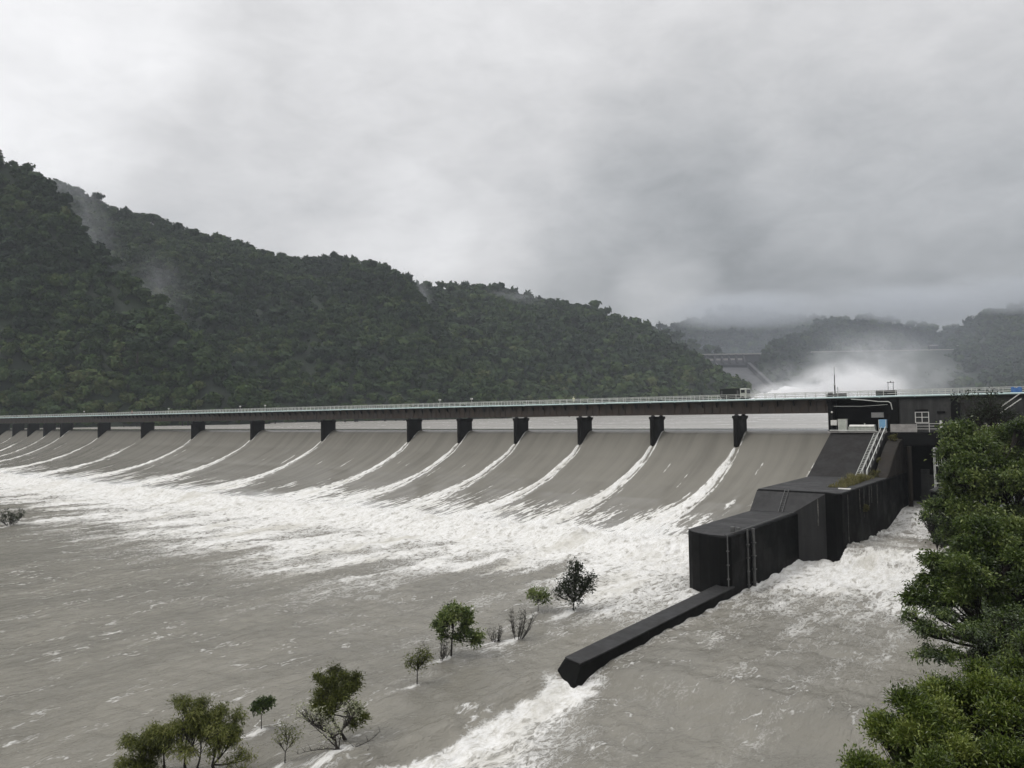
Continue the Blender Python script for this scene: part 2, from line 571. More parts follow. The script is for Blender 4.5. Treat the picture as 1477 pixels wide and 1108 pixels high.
def water_mat(name, mud, mud2, stretch, foam_scale, lace=0.5, rough=0.22, bumps=0.12, caps=0.0, fast=False, th=(0.34, 0.92)):
    m, nt = new_mat(name)
    oc = nt.coord()
    v = nt.mapping(oc, scale=stretch)
    F = nt.attr('foam')
    wob = nt.node('ShaderNodeTexNoise', noise_dimensions='3D')
    nt.l.new(v, wob.inputs['Vector']); wob.inputs['Scale'].default_value = foam_scale * 0.8
    wob.inputs['Detail'].default_value = 3
    off = nt.node('ShaderNodeVectorMath'); off.operation = 'MULTIPLY_ADD'
    nt.l.new(wob.outputs['Color'], off.inputs[0])
    amt = 0.9 / foam_scale if not fast else 0.25 / foam_scale
    off.inputs[1].default_value = (amt, amt, amt); nt.l.new(v, off.inputs[2])
    wv = off.outputs[0]
    n1 = nt.noise(wv, foam_scale * 0.35, 8, 0.62)
    n2 = nt.noise(wv, foam_scale * 1.5, 7, 0.62)
    n3 = nt.noise(wv, foam_scale * 5.0, 5, 0.6)
    # lace: thin bright lines where the noise crosses its middle
    r1 = nt.math('SUBTRACT', 1.0, nt.math('MULTIPLY', nt.math('ABSOLUTE', nt.math('SUBTRACT', n2, 0.5)), 9.0), clamp=True)
    r2 = nt.math('SUBTRACT', 1.0, nt.math('MULTIPLY', nt.math('ABSOLUTE', nt.math('SUBTRACT', n3, 0.5)), 7.0), clamp=True)
    lc = nt.math('ADD', nt.math('MULTIPLY', r1, 0.65), nt.math('MULTIPLY', r2, 0.35))
    mix = nt.math('ADD', nt.math('MULTIPLY', nt.math('SUBTRACT', n1, 0.5), 1.3), nt.math('MULTIPLY', nt.math('SUBTRACT', n2, 0.5), 0.8))
    val = nt.math('ADD', F, mix)
    val = nt.math('ADD', val, nt.math('MULTIPLY', nt.math('SUBTRACT', lc, 0.35), lace))
    gate = nt.sstep(F, 0.015, 0.22)
    fac = nt.math('MULTIPLY', nt.sstep(val, th[0], th[1]), gate)
    if caps > 0:
        cn = nt.noise(wv, foam_scale * 0.55, 5, 0.68)
        cn2 = nt.noise(v, foam_scale * 0.09, 2, 0.5)
        cp = nt.sstep(nt.math('ADD', cn, nt.math('MULTIPLY', nt.math('SUBTRACT', cn2, 0.5), 0.32)), 0.655, 0.76)
        cp = nt.math('MULTIPLY', cp, nt.sstep(lc, 0.15, 0.6))
        fac = nt.math('MAXIMUM', fac, nt.math('MULTIPLY', cp, caps))
    if caps > 0:
        # torn curling lines of foam drifting on the open water
        ln = nt.noise(wv, foam_scale * 0.42, 3, 0.55)
        ll = nt.sstep(nt.math('ABSOLUTE', nt.math('SUBTRACT', ln, 0.5)), 0.0, 0.026, 1, 0)
        gt = nt.sstep(nt.noise(v, foam_scale * 0.28, 4, 0.6), 0.49, 0.62)
        br = nt.sstep(n3, 0.42, 0.58)
        fac = nt.math('MAXIMUM', fac, nt.math('MULTIPLY', nt.math('MULTIPLY', ll, gt), nt.math('MULTIPLY', br, 0.75 * caps)))
    mudn = nt.noise(v, foam_scale * 0.12, 5, 0.55, 0.5)
    mc = nt.mix(nt.sstep(mudn, 0.35, 0.65), mud2, mud)
    if fast:
        sk = nt.noise(nt.mapping(oc, scale=(0.5, 0.03, 0.03)), 1.0, 3, 0.5)
        mc = nt.mix(nt.sstep(sk, 0.32, 0.7), mc, tuple(c * 1.10 for c in mud))
    # aerated water is paler than clear mud before it turns to foam
    mc = nt.mix(nt.math('MULTIPLY', nt.sstep(F, 0.1, 0.9), 0.35), mc, (0.50, 0.48, 0.44))
    fw = nt.mix(nt.sstep(nt.math('ADD', nt.math('MULTIPLY', n2, 0.5), nt.math('MULTIPLY', n3, 0.5)), 0.36, 0.60), (0.54, 0.525, 0.48), (0.77, 0.765, 0.745))
    fw = nt.mix(nt.sstep(nt.noise(v, foam_scale * 0.13, 5, 0.6, 0.6), 0.5, 0.72, 0, 0.75), fw, (0.50, 0.48, 0.42))
    colr = nt.mix(fac, mc, fw)
    b1 = nt.noise(wv, foam_scale * 0.9, 5, 0.6)
    hgt = nt.math('ADD', nt.math('MULTIPLY', b1, 1.0), nt.math('MULTIPLY', nt.math('ADD', n3, fac), 0.16 if caps > 0.8 else 0.35))
    nrm = nt.bump(hgt, 1.0, bumps)
    finish(nt, bsdf(nt, colr, nt.sstep(fac, 0.0, 0.8, rough, 0.75), nrm, 0.5, IOR=1.33))
    return m


MUD, MUD2 = (0.222, 0.210, 0.176), (0.178, 0.169, 0.142)
M['river'] = water_mat('flood_water', MUD, MUD2, (1.0, 0.42, 1.0), 0.95, 0.6, 0.13, 0.40, caps=1.0)
M['nappe'] = water_mat('falling_water', (0.200, 0.191, 0.166), (0.170, 0.162, 0.141), (1.0, 0.16, 0.16), 2.2, 0.5, 0.17, 0.03, fast=True, th=(0.24, 0.62))
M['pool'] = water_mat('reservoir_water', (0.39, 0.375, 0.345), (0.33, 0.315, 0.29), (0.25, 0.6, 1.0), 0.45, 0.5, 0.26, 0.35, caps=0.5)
M['chute'] = water_mat('chute_water', (0.30, 0.285, 0.25), (0.21, 0.195, 0.165), (1.0, 0.45, 0.8), 1.3, 0.6, 0.3, 0.15)


def foot_n(e):
    """where the falling sheet meets the tail water"""
    return 112.6 + 1.8 * (fbm(e / 9.0, 0.3, 3, 5) - 0.5) * 2


def river_fields(e, n):
    """height and foam of the tail water"""
    right = sst(-37.2, -34.6, e)
    left = 1 - right
    # rolling foot of the weir
    ft = foot_n(e)
    up = n - ft
    turb = sst(48, 108, n) * left + right * sst(62, 104, n) * 0.8
    c1 = fbm(e / 3.1, n / 4.6, 5, 31) - 0.5
    c2 = 1 - np.abs(fbm(e / 2.0, n / 2.9, 4, 57) - 0.5) * 4
    c3 = fbm(e / 0.9, n / 1.3, 3, 77) - 0.5
    sw = fbm(e / 7.5, n / 3.2, 4, 41) - 0.5
    z = sw * 0.46 + c3 * 0.14 + 0.22 * (fbm(e / 1.9 + n / 6, n / 1.1, 3, 47) - 0.5)
    z = z + turb * (c1 * 1.25 + (c2 - 0.3) * 0.28 + c3 * 0.40)
    roll = np.exp(-((up + 3.5) / 5.0) ** 2) * left
    z = z + roll * (0.7 + 1.9 * fbm(e / 5.2, n / 5.0, 4, 91) + 0.6 * c3)
    # left of the drowned guide wall the flood stands higher than right of it
    sill = sst(57, 52, n)
    sidewob = 0.5 * (fbm(n / 2.2, 1.7, 3, 8) - 0.5) * 2
    spill = sst(-38.2, -34.3, e + sidewob)
    z = z + left * 0.25 + sill * (0.45 - 0.35 * left - spill * 1.15) + right * (-0.35 + 0.85 * sst(51, 59, n)) * (1 - sill)
    # spilling sheet humps over the hidden wall, then boils
    z = z + sill * 0.35 * np.exp(-((e + 37.6) / 1.0) ** 2)
    boil = sill * np.exp(-np.clip(e + 34.2, 0, 99) / 4.2) * sst(-37.0, -34.8, e)
    z = z + boil * (0.5 * c1 + 0.35 * c2 + 0.25 * c3)
    # white water under the channel mouth
    cm = right * sst(101, 108.5, n) * sst(-32, -28.5, e) * sst(-15.5, -20, e)
    z = z + cm * (0.45 + 0.9 * (fbm(e / 2.2, n / 2.2, 4, 19) - 0.4))
    # foam --------------------------------------------------------------
    st = fbm(e / 8.0, n / 42.0, 4, 3) - 0.5
    st2 = fbm(e / 2.3, n / 17.0, 4, 13) - 0.5
    pt = fbm(e / 19.0, n / 21.0, 3, 23) - 0.5
    edge = 71.5 + 5 * sst(-120, -260, e) - 3 * sst(-60, -90, e)
    nn = n + 26 * st + 13 * st2 + 12 * pt
    F = left * (0.62 * sst(edge - 11, edge + 15, nn) + 0.16 * sst(88, 104, n) + 0.25 * sst(108, 117, n))
    F = F - left * 0.34 * sst(0.50, 0.68, fbm(e / 7.0, n / 24.0, 4, 133)) * sst(60, 74, n) * sst(104, 90, n)
    F = F + left * 0.16 * sst(34, 66, nn)
    nr = n + 12 * st2 + 10 * (fbm(e / 5.0, n / 7.0, 3, 63) - 0.5)
    F = F + right * (0.46 * sst(88, 104, nr + 3 * sst(-30, -18, e)) + 0.24 * sst(64, 94, nr) + 0.17 * sst(42, 66, nr))
    F = F + cm * 0.38
    far_r = np.clip(e + 35.4, 0, 99)
    wid = 2.0 + 0.42 * np.clip(52 - n, 0, 40)
    F = F + sill * sst(-36.6, -35.6, e + sidewob) * ((0.66 + 0.5 * (fbm(e / 1.3, n / 1.8, 4, 29) - 0.5) + 0.3 * np.exp(-(far_r / 1.6) ** 2)) * np.exp(-(far_r / wid) ** 2.2) + 0.12 * np.exp(-far_r / 14))
    # a bow wave at the end of the wall
    F = F + 0.9 * np.exp(-(((e + 36) / 1.6) ** 2 + ((n - 52) / 1.3) ** 2))
    # wash along the foot of the block and the guide wall
    F = F + 0.35 * np.exp(-(np.clip(e + 35.2, 0, 9) / 0.8) ** 2) * (e > -36.2) * sst(52, 58, n) * (0.4 + st2 * 2)
    for (te, tn, s) in TREE_WAKES:
        dn = tn - n
        de = e - te - 0.12 * dn * math.sin(te * 3.1)
        wv = 0.22 * s + 0.10 * np.clip(dn, 0, 9)
        t = np.exp(-(de / wv) ** 2) * sst(-0.5 * s, 0.25, dn) * np.exp(-np.clip(dn, 0, 40) / (2.0 * s))
        F = F + 0.95 * t
        z = z + 0.14 * s * np.exp(-((de / (0.5 * s)) ** 2 + ((dn + 0.2) / (0.5 * s)) ** 2))
    return z, np.clip(F, 0, 1.35)


def river_z(e, n):
    z, _ = river_fields(np.array([[e]], float), np.array([[n]], float))
    return float(z[0, 0])


PROF_N = [176, 170, 164, 162, 161, 159.6, 157.7, 154.5, 149, 143.7, 136.7, 130, 124, 119, 115, 111, 108, 104]
PROF_Z = [17.45, 17.45, 17.43, 17.3, 16.95, 15.8, 14.0, 11.55, 8.9, 6.7, 4.65, 3.3, 2.4, 1.75, 1.2, 0.45, -0.6, -2.2]
_pn = np.linspace(100, 178, 780)
_pz = np.interp(_pn, PROF_N[::-1], PROF_Z[::-1])
_k = np.exp(-(np.arange(-14, 15) / 6.5) ** 2); _k /= _k.sum()
_pz = np.convolve(np.pad(_pz, 14, mode='edge'), _k, mode='valid')


def prof(n):
    return np.interp(n, _pn, _pz)


def build_river():
    ee = np.concatenate([np.arange(-1000, -480, 6.0), np.arange(-480, -260, 1.3), np.arange(-260, -120, 0.75), np.arange(-120, -8, 0.34), np.arange(-8, 30, 2.0)])
    n = np.concatenate([np.arange(-60, 14, 3.0), np.arange(14, 62, 0.34), np.arange(62, 130.2, 0.42)])
    E, N = np.meshgrid(ee, n)
    z, F = river_fields(E, N)
    v = np.stack([E, N, z], -1).reshape(-1, 3)
    o = np_mesh('river_water', v, grid_faces(len(n), len(ee)), M['river'], {'foam': F})
    o.rotation_euler = (0, 0, YAW)
    tag(o, 'muddy grey flood water streaked with white foam below the weir', 'river water', kind='structure')


def build_nappe():
    ee = np.concatenate([np.arange(-760, -500, 2.5), np.arange(-500, -300, 0.6), np.arange(-300, -150, 0.36), np.arange(-150, -41.9, 0.22)])
    n = np.concatenate([np.arange(105, 140, 0.28), np.arange(140, 163, 0.24), np.arange(163, 175, 1.0)])
    E, N = np.meshgrid(ee, n)
    Z = prof(N)
    F = np.zeros_like(E)
    fall = np.clip(161.5 - N, 0, 60)
    for i, ep in enumerate(PIER_E):
        r = random.Random(40 + i)
        m = np.abs(ee - ep) < 17
        e, nn = E[:, m], N[:, m]
        near = sst(-330, -60, np.array(ep))
        # the wake behind the pier: one thick rope from its tail and a thinner strand from its side
        for (o0, o1, w0, w1, amp, n0, seed) in (
                (-0.15, -0.9 + r.uniform(-.4, .4), 0.17, 0.42 + 0.36 * near, 0.95, 157.9, 1),
                (0.75, 1.3 + r.uniform(-.3, .7), 0.11, 0.20, 0.62, 162.3, 2),
                (0.2, r.uniform(0.6, 2.4), 0.12, 0.24, 0.5, 150 + r.uniform(-3, 3), 3),
                (-0.4, r.uniform(-3.2, -2.0), 0.1, 0.22, 0.5, 147 + r.uniform(-3, 3), 4),
                (-0.3, r.uniform(-2.4, -1.4), 0.1, 0.24, 0.6, 151 + r.uniform(-3, 3), 5),
                (0.0, r.uniform(-0.6, 0.4), 0.1, 0.3, 0.55, 148 + r.uniform(-3, 3), 6),
                (-0.8, r.uniform(-4.6, -3.0), 0.08, 0.2, 0.45, 139 + r.uniform(-3, 3), 7),
                (0.6, r.uniform(1.6, 3.4), 0.08, 0.16, 0.42, 142 + r.uniform(-4, 4), 8)):
            q = np.clip((162 - nn) / 42.0, 0, 1)
            c = ep + o0 + (o1 - o0) * q + (fbm(nn / 4.0, i * 3.1 + seed, 3, seed) - 0.5) * 1.3 * q
            w = w0 + (w1 - w0) * q ** 0.8
            if seed == 1:
                w = w + r.uniform(.15, .6) * near * np.exp(-((nn - 151) / 4.0) ** 2)
            d = (e - c) / w
            edge = (fbm(e / 0.35, nn / 1.3, 3, 60 + seed) - 0.5) * 1.5
            a = np.exp(-np.abs(d) ** 2.4) * sst(n0, n0 - 1.2, nn)
            F[:, m] += a * (amp + edge)
            Z[:, m] += a * (0.22 + 0.3 * near * (seed == 1)) * (0.4 + fbm(e / 0.6, nn / 1.0, 3, 70 + seed)) * sst(162, 158, nn)
        # broken water fanning out low down
        low = sst(142, 115, nn)
        fan = np.exp(-((e - ep + 1.4) / (1.6 + 5.5 * low)) ** 2)
        spk = sst(0.46, 0.60, fbm(e / 0.36, nn / 2.2, 3, 80 + i)) * sst(0.26, 0.46, fbm(e / 1.3, nn / 11.0, 3, 90 + i))
        F[:, m] += fan * np.clip(low * 1.6, 0, 1) * (0.12 + 0.95 * spk)
    # loose streaks torn from the sheet
    r = random.Random(5)
    for k in range(60):
        ec = r.uniform(-470, -46); n0 = r.uniform(130, 150); ln = r.uniform(2, 8); wd = r.uniform(0.07, 0.2)
        m = np.abs(ee - ec) < 1.5
        if not m.any():
            continue
        e, nn = E[:, m], N[:, m]
        c = ec + 0.5 * (fbm(nn / 3, k * 1.7, 2, 9) - 0.5)
        F[:, m] += 0.42 * np.exp(-((e - c) / wd) ** 2) * (0.5 + fbm(e / 0.2, nn / 0.8, 2, k)) * sst(n0 + ln, n0 + ln - 1, nn) * sst(n0 - 1, n0 + 1, nn)
    # the clumps beside the abutment
    for ec, nc, ln, wd in ((-48.6, 142, 7, 0.9), (-51.5, 139, 6, 1.0), (-46.0, 144, 8, 0.8), (-44.2, 141, 9, 0.5), (-56, 136, 5, .5), (-43.0, 146, 8, 0.35)):
        m = np.abs(ee - ec) < 4
        e, nn = E[:, m], N[:, m]
        a = np.exp(-((e - ec - 0.8 * (fbm(nn / 1.6, ec, 3, 2) - .5) * 2) / wd) ** 2) * np.exp(-((nn - nc) / ln * 2) ** 2)
        F[:, m] += a * (0.55 + 1.4 * (fbm(e / 0.6, nn / 1.1, 3, 4) - 0.45))
        Z[:, m] += a * 0.25
    F += 0.9 * sst(138, 116, N) * sst(0.46, 0.60, fbm(E / 0.42, N / 2.6, 3, 44)) * sst(0.34, 0.54, fbm(E / 4, N / 16, 3, 3))
    F += 0.85 * sst(118.0, 112.5, N + 3.0 * (fbm(E / 1.4, N / 5, 4, 12) - 0.5) * 2)
    Z += 0.10 * (fbm(E / 2.0, N / 9.0, 3, 15) - 0.5) * sst(163, 150, N)
    Z += sst(119, 111, N) * (0.9 * (fbm(E / 1.4, N / 2.0, 4, 33) - 0.35))
    v = np.stack([E, N, Z], -1).reshape(-1, 3)
    o = np_mesh('weir_water', v, grid_faces(len(n), len(ee)), M['nappe'], {'foam': np.clip(F, 0, 1.35)})
    o.rotation_euler = (0, 0, YAW)
    tag(o, 'smooth brown sheet of water pouring over the long weir', 'falling water', kind='structure')


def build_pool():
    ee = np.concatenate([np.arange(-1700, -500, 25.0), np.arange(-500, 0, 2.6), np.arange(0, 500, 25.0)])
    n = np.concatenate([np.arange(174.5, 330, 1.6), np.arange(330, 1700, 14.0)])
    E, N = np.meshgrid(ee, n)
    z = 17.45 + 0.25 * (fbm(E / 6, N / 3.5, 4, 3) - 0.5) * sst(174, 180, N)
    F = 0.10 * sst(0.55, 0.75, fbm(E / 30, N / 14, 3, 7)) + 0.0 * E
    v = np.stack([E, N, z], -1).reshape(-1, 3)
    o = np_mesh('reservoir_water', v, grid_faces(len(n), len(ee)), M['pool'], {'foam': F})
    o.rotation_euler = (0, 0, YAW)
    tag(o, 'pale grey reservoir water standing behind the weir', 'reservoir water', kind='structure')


def build_chute():
    """water shooting out of the gate, jumping, and breaking over the end of the side wall"""
    ee = np.arange(-33.4, -17.0, 0.2)
    n = np.arange(103.5, 161, 0.25)
    E, N = np.meshgrid(ee, n)
    base = np.interp(N, [103, 107.5, 109.5, 111.5, 114, 119, 126, 133, 136.5, 142, 149, 162], [-1.6, 0.0, 1.3, 2.35, 2.6, 2.2, 1.9, 1.6, 1.5, 2.6, 4.0, 4.3])
    rough = sst(139, 132, N)
    c1 = fbm(E / 1.6, N / 1.6, 5, 3) - 0.5
    c2 = 1 - np.abs(fbm(E / 1.3, N / 1.0, 4, 9) - 0.5) * 4
    z = base + rough * (1.0 * c1 + 0.28 * c2) + 0.25 * sst(112, 109, N) * c2
    z += 0.5 * sst(-22, -29, E) * np.exp(-((N - 134) / 4) ** 2)
    side = sst(-30.5, -29.7, E) * (N < 113.2) + (N >= 113.2)
    z = z * side - 1.4 * (1 - side)
    F = 0.95 * sst(133.5, 137.0, N + 2.5 * (fbm(E / 2, 1.0, 2, 3) - .5)) * 0.62
    F += 0.50 * sst(115.5, 110.5, N + 4 * (fbm(E / 3, N / 3, 3, 5) - 0.5)) + 0.45 * np.exp(-((N - 131.5 + 2 * c1) / 2.0) ** 2)
    F += (0.12 + 0.35 * sst(0.5, 0.66, fbm(E / 2.6, N / 1.5, 3, 21))) * rough
    F += 0.3 * sst(110, 106, N)
    v = np.stack([E, N, z], -1).reshape(-1, 3)
    o = np_mesh('channel_water', v, grid_faces(len(n), len(ee)), M['chute'], {'foam': np.clip(F, 0, 1.3)})
    o.rotation_euler = (0, 0, YAW)
    tag(o, 'white water shooting out of the side gate and breaking past the dark wall', 'channel water', kind='structure')

# ------------------------------------------------------------------ the weir's piers and bridge
def build_piers():
    proto = thing('bridge_pier', 'dark concrete bridge pier', 'bridge pier', W(PIER_E[0], 160.3), YAW, 'dark piers carrying the bridge over the weir')
    plan = [(-0.55, -2.6), (0, -2.95), (0.55, -2.6), (0.55, 2.3), (0.3, 2.75), (-0.3, 2.75), (-0.55, 2.3)]
    MB().prism(plan, 6.0, 20.0).build('shaft', M['pier'], proto, bevel=0.04)
    cap = MB().prism([(-0.75, -2.7), (0.75, -2.7), (0.75, 2.7), (-0.75, 2.7)], 20.0, 20.55)
    cap.prism([(-0.62, -2.62), (0.62, -2.62), (0.62, 2.62), (-0.62, 2.62)], 19.75, 19.998)
    cap.build('cap', M['pier'], proto, bevel=0.08)
    for y in (-2.0, 2.0):
        b = MB().box(-0.42, 0.42, y - 0.3, y + 0.3, 20.552, 20.70)
        b.box(-0.3, 0.3, y - 0.22, y + 0.22, 20.702, 20.88)
        b.build('bearing', M['bracket'], proto, bevel=0.02)
    spot = {0: 'nearest of the dark bridge piers, right under the black truck',
            1: 'dark bridge pier second from the truck end with a thick white wake',
            2: 'dark bridge pier just left of the one below the figure in pale raincoat'}
    words = ['first', 'second', 'third', 'fourth', 'fifth', 'sixth', 'seventh', 'eighth', 'ninth', 'tenth', 'eleventh', 'twelfth', 'thirteenth', 'fourteenth', 'fifteenth', 'sixteenth', 'seventeenth']
    for i, ep in enumerate(PIER_E):
        o = proto if i == 0 else copy_tree(proto)
        o.location = W(ep, 160.3)
        if i == 0:
            o['label'] = 'nearest dark bridge pier, below the black truck'
        elif i == 2:
            o['label'] = 'dark bridge pier below the figure in a pale raincoat'
        elif i < 15:
            o['label'] = '%s dark bridge pier counted from the one below the black truck' % words[i]
        else:
            o['label'] = '%s dark bridge pier from the truck, at the far end of the weir' % words[i]


DK = 23.75                         # deck top


def build_bridge():
    e0, e1 = PIER_E[-1] - 60, 4.0
    b = thing('weir_bridge', 'long brown girder bridge with pale teal pipe and railings along the weir crest', 'bridge', W(0, 160.3), YAW)
    dk = MB().box(e0, e1, -3.3, 3.3, DK - 0.28, DK)
    dk.box(e0, e1, -3.36, -3.14, DK + 0.003, DK + 0.18).box(e0, e1, 3.14, 3.36, DK + 0.003, DK + 0.18)
    dk.build('deck', M['deck'], b)
    # plate girders span by span, with stiffener ribs
    cuts = sorted(PIER_E) + [-43.4]
    for a, c in zip([e0] + cuts[:-1], cuts):
        for y in (-2.0, 2.0):
            g = MB().box(a + 0.06, c - 0.06, y - 0.03, y + 0.03, 21.0, DK - 0.29)
            g.box(a + 0.06, c - 0.06, y - 0.22, y + 0.22, 20.885, 20.998)
            g.box(a + 0.06, c - 0.06, y - 0.22, y + 0.22, DK - 0.40, DK - 0.292)
            k = max(2, int((c - a) / 1.65))
            for q in range(1, k):
                x = a + (c - a) * q / k
                g.box(x - 0.03, x + 0.03, y - 0.16, y - 0.032, 21.0, DK - 0.41)
            g.build('girder', M['girder'], b)
    # cantilever brackets under the near edge
    br = MB().profile([(-3.25, DK - 0.285), (-2.24, DK - 0.285), (-2.24, DK - 1.45), (-2.40, DK - 1.45), (-3.25, DK - 0.45)], -0.07, 0.07)
    first = None
    x = -44.5; n = 0
    while x > e0 and n < 140:
        if first is None:
            first = br.build('bracket', M['bracket'], b)
            first.location = (x, 0, 0)
        elif n < 98:
            c = first.copy(); COL.objects.link(c); c.location = (x, 0, 0)
        x -= 3.28; n += 1
    rest = MB()
    while x > e0:
        rest.profile([(-3.25, DK - 0.285), (-2.24, DK - 0.285), (-2.24, DK - 1.45), (-2.40, DK - 1.45), (-3.25, DK - 0.45)], x - 0.07, x + 0.07)
        x -= 3.28
    o = rest.build('bracket', M['bracket'], b) if rest.v else None
    if o:
        o['kind'] = 'stuff'
    p = MB()
    for a in np.arange(e0, e1, 6.0):
        p.tube([(a + 0.03, -3.52, DK + 0.12), (a + 5.97, -3.52, DK + 0.12)], 0.17, 8)
        p.box(a - 0.10, a + 0.02, -3.72, -3.34, DK - 0.12, DK + 0.30)
    p.build('service_pipe', M['pipe'], b, smooth=False)
    c = MB().tube([(e0, -3.42, DK - 0.22), (e1, -3.42, DK - 0.22)], 0.07, 6)
    c.build('cable_duct', M['bracket'], b)
    # railings on both edges: rails and posts
    for y in (-3.2, 3.2):
        r = MB()
        for z in (0.62, 1.02, 1.30):
            r.box(e0, e1, y - 0.035, y + 0.035, DK + z - 0.035, DK + z + 0.035)
        r.build('railing', M['rail'], b)
    post = MB().box(-0.04, 0.04, -0.045, 0.045, DK + 0.182, DK + 1.26)
    proto = None
    xs = np.arange(e1 - 1.2, e0, -2.05)
    rest = MB()
    for k, x in enumerate(xs):
        for y in (-3.2, 3.2):
            if k < 62 and y < 0 or (k < 38 and y > 0):
                if proto is None:
                    proto = post.build('railing_post', M['rail'], b); o = proto
                else:
                    o = proto.copy(); COL.objects.link(o)
                o.location = (x, y, 0)
            else:
                rest.box(x - 0.04, x + 0.04, y - 0.045, y + 0.045, DK + 0.182, DK + 1.26)
    o = rest.build('railing_post', M['rail'], b); o['kind'] = 'stuff'
    # dark drain boxes near the supports
    for ep in PIER_E[:14]:
        q = MB().box(ep + 1.6, ep + 2.7, -3.06, -2.5, DK + 0.003, DK + 0.55)
        q.build('drain_box', M['bracket'], b, bevel=0.03)


def build_lamps():
    proto = None
    spots = [(680, 'white floodlight on a short post, first one left of the figure in pale raincoat'),
             (634, 'white floodlight on a short post, second one left of the figure in pale raincoat'),
             (382, 'white floodlight on a short post above the pier with a gap in its railing'),
             (346, 'small white floodlight near the middle of the left half of the bridge'),
             (243, 'white floodlight on the bridge two piers right of the figure in pink'),
             (121, 'white floodlight left of the figure in pink, toward the far bridge end')]
    for px, lab in spots:
        e = solve_e(px, 157.6)
        if proto is None:
            proto = thing('bridge_floodlight', lab, 'floodlight', W(e, 157.6, DK), YAW, 'floodlights along the bridge railing')
            MB().tube([(0, 0, 0.19), (0, 0, 2.0)], 0.05, 6).build('post', M['rail'], proto)
            h = MB().box(-0.34, 0.34, -0.24, 0.2, 2.0, 2.4)
            h.build('lamp_head', M['white'], proto, bevel=0.08)
            MB().box(-0.27, 0.27, -0.27, -0.243, 2.06, 2.34).build('lens', M['tank'], proto)
        else:
            o = copy_tree(proto); o.location = W(e, 157.6, DK); o['label'] = lab


def solve_e(px, n):
    r = (px - W_PX / 2) / F_PX
    # SN*n + CN*e = r*(CN*n - SN*e)
    return (r * CN * n - SN * n) / (CN + r * SN)


def person(name, label, loc, rz, coat, hat, pose=0):
    """a small standing figure grown from a skeleton, one continuous skin"""
    t = thing(name, label, 'person', loc, rz)
    V = {'pelvis': (0, 0, 0.93, .15, .12), 'belly': (0, 0.0, 1.1, .15, .12), 'chest': (0, -.01, 1.32, .17, .13), 'neck': (0, 0, 1.48, .06, .06),
         'chin': (0, -.02, 1.55, .075, .085), 'head': (0, -.01, 1.64, .085, .1), 'crown': (0, 0, 1.71, .06, .07)}
    E = [('pelvis', 'belly'), ('belly', 'chest'), ('chest', 'neck'), ('neck', 'chin'), ('chin', 'head'), ('head', 'crown')]
    for s, q in ((1, 'r'), (-1, 'l')):
        V['hip' + q] = (s * .1, 0, .88, .09, .09); V['knee' + q] = (s * .11, -.03, .48, .06, .06)
        V['ankle' + q] = (s * .11, .02, .09, .045, .045); V['toe' + q] = (s * .12, -.13, .03, .035, .03)
        V['sh' + q] = (s * .19, 0, 1.40, .065, .065)
        V['el' + q] = (s * .25, .03 - .06 * pose, 1.12, .045, .045)
        V['wr' + q] = (s * (.22 - .06 * pose), -.12 - .14 * pose, .92 + .22 * pose, .035, .035)
        V['hand' + q] = (s * (.20 - .08 * pose), -.18 - .2 * pose, .86 + .26 * pose, .03, .04)
        E += [('pelvis', 'hip' + q), ('hip' + q, 'knee' + q), ('knee' + q, 'ankle' + q), ('ankle' + q, 'toe' + q), ('chest', 'sh' + q),
              ('sh' + q, 'el' + q), ('el' + q, 'wr' + q), ('wr' + q, 'hand' + q)]
    keys = list(V)
    me = bpy.data.meshes.new('body')
    me.from_pydata([V[k][:3] for k in keys], [(keys.index(a), keys.index(b)) for a, b in E], [])
    o = bpy.data.objects.new('body', me); COL.objects.link(o); o.parent = t
    me.materials.append(M['skin'])
    md = o.modifiers.new('skin', 'SKIN')
    for i, k in enumerate(keys):
        me.skin_vertices[0].data[i].radius = V[k][3:]
        me.skin_vertices[0].data[i].use_root = (k == 'pelvis')
    o.modifiers.new('sub', 'SUBSURF').render_levels = 1
    # raincoat: a flared shell from neck to thigh with sleeves
    c = MB()
    prof_ = [(1.49, .09, .085), (1.43, .2, .14), (1.3, .215, .165), (1.1, .2, .165), (.9, .22, .18), (.62, .26, .22)]
    seg = 12
    vs = []; fs = []
    for z, a, bq in prof_:
        for k in range(seg):
            an = 2 * math.pi * k / seg
            vs.append((a * math.cos(an), bq * math.sin(an), z))
    for i in range(len(prof_) - 1):
        for k in range(seg):
            fs.append((i * seg + k, (i + 1) * seg + k, (i + 1) * seg + (k + 1) % seg, i * seg + (k + 1) % seg))
    c.add(vs, fs)
    for s, q in ((1, 'r'), (-1, 'l')):
        c.tube([V['sh' + q][:3], V['el' + q][:3], V['wr' + q][:3]], [.09, .075, .065], 8)
    c.build('raincoat', coat, t, smooth=True)
    h = MB().ball((0, 0, 1.69), .125, 10, 6, 0.85)
    h.tube([(0, -.02, 1.665), (0, -.02, 1.685)], .16, 12)
    h.build('hard_hat', hat, t, smooth=True)
    tr = MB()
    for s in (1, -1):
        tr.tube([(s * .1, 0, .8), (s * .11, -.03, .48), (s * .11, .02, .07)], [.115, .085, .075], 8)
    tr.build('trousers', M['trousers'], t, smooth=True)
    return t


